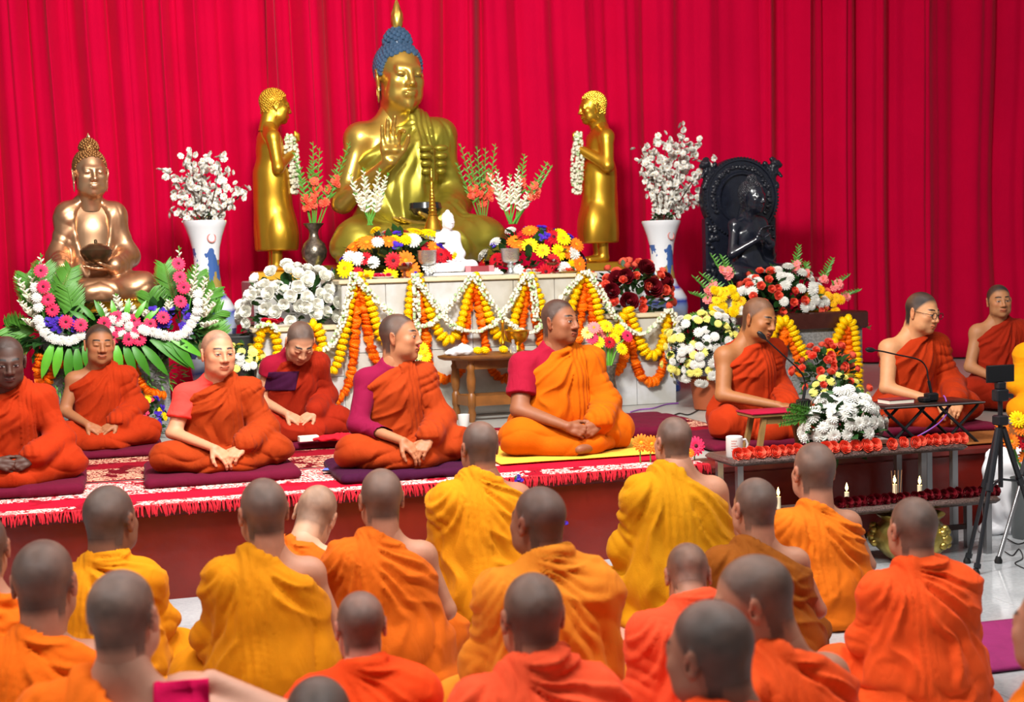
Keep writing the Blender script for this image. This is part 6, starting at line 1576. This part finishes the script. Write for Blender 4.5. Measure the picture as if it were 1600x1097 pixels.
for k, (px, lab) in enumerate(((742, 'yellow marigold beside the white cloth bundle'), (753, 'yellow marigold between cloth bundle and candle'), (782, 'round yellow marigold beside the brass bowl'))):
    link('marigold', flower('bead', PY), None, (at(px, 548, tyy).x, tyy - .08, zt4 + .028), orient((.1, -.3, 1), k), (.036, .036, .042), label=lab, category='marigold')
MB().lathe([(.022, 0), (.028, .01), (.026, .05), (.010, .07), (.012, .095), (.004, .10)], 14).build('glass_bottle', mat('clear_glass', '#e8eef0', .05, trans=.8), None, loc=(at(792, 548, tyy).x + .02, tyy - .10, zt4), label='small clear bottle before the brass bowl', category='bottle')
# bronze gerbera vase
vq = at(953, 636, 9.42)
MB().lathe([(.05, 0), (.055, .01), (.05, .03), (.062, .09), (.064, .13), (.05, .19), (.042, .25), (.05, .31), (.062, .335), (.058, .34), (.04, .28)], 22).build('gerbera_vase', BV, None, loc=(vq.x, 9.42, ZS), label='tall bronze vase of gerberas beside the stout monk', category='vase')
gv = thing('gerbera_bunch', 'pink and yellow gerberas on green stalks in the tall bronze vase', 'flowers', (vq.x, 9.42, ZS + .33)); sm = MB()
for k, (px, py, c) in enumerate([(918, 520, PPY), (928, 512, PLP), (925, 528, PP), (945, 520, PLP), (968, 515, PY), (980, 525, PP), (972, 545, PY), (952, 535, PR), (935, 535, PY), (960, 528, PY), (948, 510, PY)]):
    p = at(px, py, 9.42 + rd.uniform(-.06, .04)) - Vector((vq.x, 9.42, ZS + .33)); put('gerbera', c, gv, p, (p.x * 2, -1, .5), .05, rd, CD if c in (PP, PR) else CY); sm.tube([(0, 0, -.05), tuple(p * .5 + Vector((0, 0, .04))), tuple(p)], .006, 5)
sm.build('stalks', mat('stalk_green', '#6ab03a', .5), gv)
# little bouquet behind the monk in maroon sleeves
bq2 = at(655, 570, 9.35); lv = thing('gerbera_bunch', 'pink and yellow gerberas behind the monk in long maroon sleeves', 'flowers', (bq2.x, 9.35, ZS))
sm = MB()
for k, (px, py, c) in enumerate([(648, 540, PP), (660, 545, PY), (664, 556, PY), (655, 552, PPY)]):
    p = at(px, py, 9.33) - Vector((bq2.x, 9.35, ZS)); put('gerbera', c, lv, p, (.1, -1, .3), .05, rd, CD if c is PP else CY); sm.tube([(0, 0, .28), tuple(p)], .006, 5)
sm.build('stalks', STEM, lv); MB().lathe([(.05, 0), (.06, .02), (.06, .12), (.04, .2), (.055, .29), (.045, .28)], 18).build('bud_vase', BV, lv)

# ------------------------------------------------------------------ things on the altar top
SIL = mat('chased_silver', '#c9ccd0', .2, metal=.9, bump=.5, bscale=120)
def goblet(label, px): 
    MB().lathe([(.06, 0), (.065, .008), (.03, .02), (.018, .05), (.03, .07), (.02, .085), (.055, .10), (.068, .12), (.072, .19), (.076, .20), (.068, .20), (.06, .13)], 24).build('silver_cup', SIL, None, loc=(at(px, 425, 9.76).x, 9.76, ZU), label=label, category='cup', group='silver cups on the altar')
goblet('chased silver stem cup on the altar before the violet and orange mound', 668); goblet('chased silver stem cup between the white statue and the red flower mound', 798)
MB().box((-.27, -.12, 0), (.27, .12, .03), bev=.01).build('white_tray', mat('tray_white', '#e6e4e2', .35), None, loc=(at(715, 424, 9.86).x + .06, 9.87, ZU), label='white tray under the small marble statue', category='tray')
bx2 = thing('maroon_box', 'flat maroon box with pink tabs on the white tray', 'box', (at(748, 412, 9.79).x, 9.79, ZU + .03)); MB().box((-.11, -.03, 0), (.11, .03, .045), bev=.004).build('lid', mat('box_maroon', '#8a3038', .5), bx2)
for s in (-1, 1): MB().box((s * .09 - .02, -.032, .0), (s * .09 + .02, .032, .047)).build('tab', mat('box_pink', '#d87880', .5), bx2, False)
def dish(label, px, r, c, pedestal=False, fl=PP):
    x = at(px, 427, 9.74).x; d = thing('offering_dish', label, 'dish', (x, 9.74, ZU))
    h = .055 if pedestal else .0
    pr_ = [(r * .6, 0), (r * .55, .008), (r * .2, .018), (r * .2, h), (r * .8, h + .015), (r, h + .03), (r * .9, h + .03), (.001, h + .018)] if pedestal else [(r * .7, 0), (r, .014), (r * .95, .016), (.001, .008)]
    MB().lathe(pr_, 22).build('plate', c, d)
    h = h + (.03 if pedestal else .012)
    for k in range(9): put('rose', fl if k % 3 else PW, d, (rd.uniform(-.6, .6) * r, rd.uniform(-.5, .5) * r, h + .012), (rd.uniform(-.4, .4), -.5, 1), .022, rd)
DSW = mat('plate_white', '#dcdcd8', .3); DSB = mat('dish_wood', '#6a3418', .35); DSG = mat('dish_brass', '#b08a30', .3, metal=.8)
dish('white plate of pink petals on the altar edge', 598, .085, DSW); dish('brass plate of yellow petals at the altar corner', 565, .07, DSG, fl=PY); dish('dark wooden pedestal dish of red petals beside the silver cup', 632, .06, DSB, True, PR)
dish('white plate of petals below the red flower mound', 830, .08, DSW, fl=PC); dish('dark wooden pedestal dish before the red flower mound', 862, .055, DSB, True, PR); dish('brass plate of mixed petals at the far altar end', 888, .085, DSG, fl=PC)
# golden reliquary
sq = at(677, 372, 10.22); SG = mat('reliquary_gold', '#c79a34', .25, metal=.9); SGL = mat('reliquary_glass', '#cfd6c8', .1, trans=.6)
rel = thing('stupa_reliquary', 'small golden spired reliquary with glass drum before the large statue', 'reliquary', (sq.x, 10.22, ZU))
zb2 = sq.z - ZU - .06
MB().box((-.11, -.11, 0), (.11, .11, zb2 * .55), bev=.006).box((-.09, -.09, zb2 * .55), (.09, .09, zb2), bev=.005).build('stepped_base', mat('reliquary_dark', '#3a3018', .4, metal=.5), rel)
MB().lathe([(.075, 0), (.078, .02), (.07, .03), (.07, .11), (.078, .12), (.07, .13)], 20, (0, 0, zb2)).build('glass_drum', SGL, rel)
for k in range(8): MB().tube([(.074 * math.cos(k * .785), .074 * math.sin(k * .785), zb2 + .02), (.074 * math.cos(k * .785), .074 * math.sin(k * .785), zb2 + .12)], .006, 6).build('column', SG, rel)
sp = [(.08, .12), (.07, .14), (.062, .17), (.045, .21), (.036, .225)]
for k in range(9): z = .23 + k * .026; r = .034 - k * .0028; sp += [(r, z), (r * 1.15, z + .008), (r * .9, z + .018)]
sp += [(.012, .47), (.004, .50), (.012, .515), (.009, .535), (.001, .60)]
MB().lathe(sp, 18, (0, 0, zb2)).build('spire', SG, rel)
# garlands carried by the standing statues
def hand_garland(label, pix, y):
    P = [at(a, b, y) for a, b in pix]; c = catmull(P); rd = random.Random(3); root = thing('jasmine_garland', label, 'garland', tuple(c[0])); mb = MB()
    for p in resample(c, .017):
        for k in range(5):
            a = rd.uniform(0, 6.28); q = p - c[0] + Vector((math.cos(a) * .028, math.sin(a) * .028, rd.uniform(-.006, .006))); mb.ball(tuple(q), rd.uniform(.013, .018), 5, 3, 0 if rd.random() < .85 else 1)
    o = mb.build('jasmine_buds', [PCR, mat('bud_green', '#a9c48a', .6)], root); o['kind'] = 'stuff'
hand_garland('white garland in the hands of the statue beside the bronze flower vase', [(452, 212), (450, 240), (455, 275), (458, 302), (462, 275), (460, 240), (454, 214)], YD - .05)
hand_garland('white garland in the hands of the statue beside the coral roses', [(904, 208), (900, 235), (898, 270), (901, 302), (905, 275), (906, 240), (903, 210)], YD - .05)

# ------------------------------------------------------------------ small things on the rugs
PHB = mat('phone_glass', '#0c0d12', .1, spec=.7)
def phone(label, px, py, rz, m=PHB):
    p = on(px, py, ZS + .012); t = thing('phone', label, 'phone', (p.x, p.y, ZS + .022), rz); MB().box((-.038, -.078, 0), (.038, .078, .009), bev=.0035).build('case', BLP, t); MB().box((-.034, -.073, .009), (.034, .073, .0096)).build('screen', m, t, False)
phone('black phone lying on the yellow mat', 886, 712, .9); phone('phone with bright blue screen on the red rug', 527, 738, 1.3, mat('screen_blue', '#3a5ac0', .2, emit='#6a90ff', estr=.8)); phone('black phone beside the wide maroon cushion', 250, 758, 1.3)
MB().lathe([(.030, 0), (.034, .004), (.040, .085), (.037, .085), (.031, .006), (.0, .005)], 22, cap=False).build('paper_cup', MUGM, None, loc=tuple(on(725, 667, ZS + .008))[:2] + (ZS + .009,), label='white paper cup on the floor before the carved table', category='cup')
p = on(482, 690, ZS + .06); b2 = thing('paper_box', 'small white box on the cushion of the bowed monk', 'box', (p.x, p.y, ZS + .062), .1); MB().box((-.06, -.03, 0), (.06, .03, .035), bev=.003).build('carton', mat('paper', '#e4dac8', .8), b2)
p = on(520, 690, ZS + .05); 
g = Grid((-.16, -.08, -.01), (.16, .08, .06), .007); g.add(Ell((0, 0, .015), (.13, .05, .02), .02), Ell((.05, .0, .02), (.06, .04, .024), .02)); V, Q = g.mesh(); V = V + vnormals(V, Q) * ((vnoise(V * 40) - .5) * .02)[:, None]; V[:, 2] = np.maximum(V[:, 2], 0)
link('red_scarf', fastmesh('red_scarf', V, Q, cloth('scarf_red', '#c01828')), None, (p.x, p.y - .02, ZS + .06), None, None, label='crumpled red scarf on the cushion beside the white box', category='scarf')
def loose_flower(label, kind, pm, px, py, y, r, cm=None, n=(0, -1, .25)):
    p = at(px, py, y); z0 = ZS + .008; t = thing('gerbera' if kind == 'gerbera' else 'flower', label, 'flower', (p.x, y, z0)); put(kind, pm, t, (0, 0, p.z - z0), n, r, random.Random(2), cm); MB().tube([(0, .02, 0), (.0, .02, (p.z - z0) * .6), (0, .004, p.z - z0)], .004, 5).build('stalk', STEM, t)
loose_flower('pink gerbera standing by the ear of the mustard robed monk', 'gerbera', PP, 1087, 697, 6.75, .055, CD); loose_flower('orange gerbera beside the yellow mat edge', 'gerbera', PO, 1002, 692, 6.8, .05, CY, (-.5, -1, .2)); loose_flower('orange gerbera leaning against the mustard robed monk', 'gerbera', PO, 1018, 694, 6.78, .05, CY); loose_flower('small orange gerbera under the pink one', 'gerbera', PO, 1078, 708, 6.72, .028, CY)
for lab, px, py in (('violet flower on the stage ledge behind the golden robed monk', 809, 748), ('violet flower fixed on the stage wall beside the pale orange shawled monk', 879, 815)):
    p = at(px, py, YF - .012); o = link('violet_flower', flower('tuft', PV, GRND), None, p, orient((0, -1, .2)), .034, label=lab, category='flower')
# prayer beads on the wrist
cm_ = who('coral t-shirt'); cmx = Matrix.LocRotScale(cm_.location, cm_.rotation_euler, cm_.scale); wv = np.array((.08, -.375, .18)); ev = np.array((.235, -.13, .27)); u = (wv - ev) / np.linalg.norm(wv - ev); a_ = np.cross(u, (0, 0, 1)); a_ /= np.linalg.norm(a_); b_ = np.cross(u, a_); mb = MB()
for w_ in (-.032, -.018, -.005):
    for k in range(16):
        t = k * 2 * math.pi / 16; mb.ball(tuple(cmx @ Vector(wv + u * w_ + (a_ * math.cos(t) + b_ * math.sin(t)) * .0335)), .0068, 6, 4)
mb.build('bead_bracelet', mat('dark_wood_beads', '#2a100c', .3), None, label='dark wooden bead bracelet on the wrist of the coral shirted monk', category='bracelet')
# patches and bands sewn or laid over robes
def patch(root, name, m, lo, hi, off, res=(14, 12), y0=-1, grow=.004):
    """cloth panel that follows the robe surface seen from local -y (y0=-1) or +y"""
    from mathutils.bvhtree import BVHTree
    srcs = [o for o in root.children if o.name.startswith(('robe', 'shirt', 'body'))]; trees = [BVHTree.FromPolygons([v.co for v in o.data.vertices], [p_.vertices for p_ in o.data.polygons]) for o in srcs]
    V = []; n, k = res
    for j in range(k + 1):
        for i in range(n + 1):
            x = lo[0] + (hi[0] - lo[0]) * i / n + off * (j / k); z = lo[1] + (hi[1] - lo[1]) * j / k; best = None
            for t in trees:
                h = t.ray_cast(Vector((x, y0 * 1., z)), Vector((0, -y0, 0)))
                if h[0] is not None and (best is None or h[0].y * y0 > best.y * y0): best = h[0]
            V.append((x, (best.y if best is not None else .02 - .3 * (root.get('lean_', .1))) + y0 * grow, z))
    V = np.array(V); F = [(j * (n + 1) + i, j * (n + 1) + i + 1, (j + 1) * (n + 1) + i + 1, (j + 1) * (n + 1) + i) for j in range(k) for i in range(n)]
    o = link(name, mesh(name, V, F, m), root); md = o.modifiers.new('t', 'SOLIDIFY'); md.thickness = .004; md.offset = 0
    return o
patch(who('bowed head in sleeveless'), 'plum_patch', DKP, (-.21, .36), (-.015, .50), .03)
patch(NV, 'orange_patch', O2, (-.005, .36), (.20, .535), -.02, y0=1)
patch(NV, 'plum_patch', DKP, (.0, .20), (.22, .36), -.02, y0=1)
patch(SC, 'magenta_band', cloth('magenta_band', '#d80a52'), (-.20, .36), (-.075, .625), .0, y0=1, grow=.010)
# raised arm of the monk with the magenta band
g = Grid((-.50, -.22, .30), (-.10, .16, .66), .009); g.add(Cap((-.16, -.03, .53), (-.40, .0, .50), .050, .042, .03), Cap((-.40, .0, .50), (-.20, -.06, .60), .040, .028, .02)); g.add(*hand_prims((-.20, -.06, .60), (1, -.1, .1), (0, 0, -1), (0, 1, 0), (.3, .3, .2)))
V, Q = g.mesh(); link('raised_arm', fastmesh('raised_arm', V, Q, SKIN, np.tile(np.array(lin('#c08c74')), (len(V), 1))), SC)

# ------------------------------------------------------------------ tripod, stand, bag, cables, flowers at the frame edge
TB = mat('tripod_black', '#14161c', .4); RUBR = mat('rubber', '#0a0a0b', .7)
ty_ = 5.72; hub = at(1563, 655, ty_); tri = thing('phone_tripod', 'black tripod holding a phone at the side of the bench', 'tripod', (hub.x, ty_, 0))
def T(p): return Vector(p) - Vector((hub.x, ty_, 0))
f1, f2 = on(1525, 898, 0), on(1511, 880, 0); f3 = Vector((hub.x + .34, ty_ + .12, 0))
for f in (f1, f2, f3):
    h0 = T(hub); ff = T(f); d = ff - h0; k0_ = h0 + d * .06
    lg = MB().tube([k0_, h0 + d * .45], .015, 8).build('leg', TB, tri)
    MB().tube([h0 + d * .43, h0 + d * .965], .0105, 8).build('lower_tube', TB, lg); MB().tube([h0 + d * .42, h0 + d * .47], .019, 8).build('clamp', TB, lg); MB().tube([h0 + d * .93, h0 + d * .96], .017, 8).build('clamp', TB, lg)
    MB().lathe([(.017, 0), (.019, .01), (.012, .03)], 12, tuple(ff)).build('rubber_foot', RUBR, lg)
    MB().tube([h0 + Vector((0, 0, -.30)), h0 + d * .45], .006, 6).build('brace', TB, tri)
h0 = T(hub); top = T(at(1560, 590, ty_))
MB().tube([h0 + Vector((0, 0, -.34)), h0 + Vector((0, 0, .12))], .012, 10).build('centre_column', TB, tri)
MB().box((-.03, -.03, h0.z - .03), (.03, .03, h0.z + .02), bev=.006).build('shoulder', TB, tri); MB().box((-.035, -.025, h0.z + .09), (.035, .025, h0.z + .15), bev=.006).tube([(.03, 0, h0.z + .12), (.07, 0, h0.z + .11)], .012, 8).build('tilt_head', TB, tri); MB().box((-.022, -.02, h0.z + .15), (.022, .02, h0.z + .185), bev=.004).build('phone_clamp', TB, tri)
pz = at(1560, 584, ty_).z; ph = thing('phone', 'phone held sideways on the black tripod', 'phone', (hub.x, ty_ - .0, pz)); MB().box((-.08, -.006, -.043), (.08, .006, .043), bev=.004).build('case', BLP, ph); MB().box((-.075, -.0068, -.038), (.075, -.0058, .038)).build('screen', PHB, ph, False)
sf = on(1560, 880, 0); st2 = thing('light_stand', 'silver stand leg with black joint at the picture edge', 'stand', tuple(sf)); tp = at(1612, 700, sf.y + .1) - sf; MB().tube([(0, 0, .02), tuple(tp)], .011, 10).build('leg', LEG, st2); MB().lathe([(.018, 0), (.02, .012), (.012, .035)], 12).build('rubber_foot', RUBR, st2); MB().tube([tuple(tp * .75), tuple(tp * .95)], .026, 8).build('joint', TB, st2)
# plastic bag
bgx = at(1572, 760, 6.42).x; ztop = at(1572, 700, 6.42).z
g = Grid((-.24, -.14, -.01), (.30, .12, ztop + .02), .011); hB = ztop
g.add(Ell((.05, 0, .14), (.19, .10, .16), .06), Ell((.03, 0, .30), (.16, .08, .16), .06), Cap((-.09, 0, .36), (-.12, 0, hB - .02), .03, .012, .05), Cap((.12, 0, .36), (.10, 0, hB - .02), .04, .015, .05), Cap((-.10, 0, hB - .03), (.08, 0, hB - .05), .012, .012, .03), Ell((.05, 0, .02), (.22, .11, .05), .05))
V, Q = g.mesh(); N = vnormals(V, Q); V = V + N * (.020 * np.abs(np.sin(V[:, 0] * 26 + V[:, 2] * 13 + 7 * vnoise(V * 7))) * sstep(.0, .1, V[:, 2]) + .03 * (vnoise(V * 14) - .5))[:, None]; V[:, 2] = np.maximum(V[:, 2], 0)
link('plastic_bag', fastmesh('plastic_bag', V, Q, mat('white_plastic_film', '#e4e4e8', .35, trans=.0)), None, (bgx, 6.40, 0), None, None, label='white plastic carrier bag on the floor beside the bench', category='bag')
ed = at(1592, 680, 6.2); fe = thing('flower_bunch', 'orange and red gerberas at the picture edge beside the tripod', 'flowers', (ed.x, 6.2, 0)); sm = MB()
for (px, py, c) in [(1566, 668, PO), (1580, 690, PO), (1596, 668, PO), (1598, 690, PR), (1608, 675, PY), (1604, 715, PO), (1590, 655, PY)]:
    p = at(px, py, 6.18) - Vector((ed.x, 6.2, 0)); put('gerbera', c, fe, p, (rd.uniform(-.4, .2), -1, .4), .048, rd, CY); sm.tube([(.06, .02, .32), tuple(p)], .005, 5)
sm.build('stalks', STEM, fe); MB().lathe([(.07, 0), (.08, .02), (.075, .30), (.085, .33), (.07, .31)], 18, (.06, .02, 0)).build('bucket', mat('bucket_grey', '#55595a', .4), fe)
cbm = mat('thin_black_cable', '#141416', .5)
for k, pts in enumerate(([(1570, 862), (1582, 868), (1592, 858), (1598, 872), (1586, 880), (1600, 888)], [(1574, 842), (1590, 850), (1604, 846)])):
    MB().tube(catmull([on(a, b, .004) for a, b in pts], 8), .003, 6).build('floor_cable', cbm, None, label=('tangled thin black cable on the shiny floor tiles' if k == 0 else 'straight thin black cable behind the silver stand leg'), category='cable')
MB().tube(catmull([at(700, 662, 9.2), on(690, 672, ZS + .008), on(676, 668, ZS + .008), on(664, 676, ZS + .008), on(650, 672, ZS + .008)][1:], 8), .006, 6).build('stage_cable', cbm, None, label='black cable on the stage floor before the carved table', category='cable')
MB().tube(catmull([on(a, b, ZS + .006) for a, b in [(985, 644), (1000, 640), (1020, 638), (1040, 632), (1060, 630)]], 8), .005, 6).build('stage_cable', mat('cable_violet', '#8a4aa8', .4), None, label='violet cable along the altar foot', category='cable')
MB().tube(catmull([on(a, b, ZS + .006) for a, b in [(1050, 650), (1062, 646), (1076, 648), (1092, 640)]], 8), .005, 6).build('stage_cable', cbm, None, label='black cable on the stage behind the maroon cushions', category='cable')
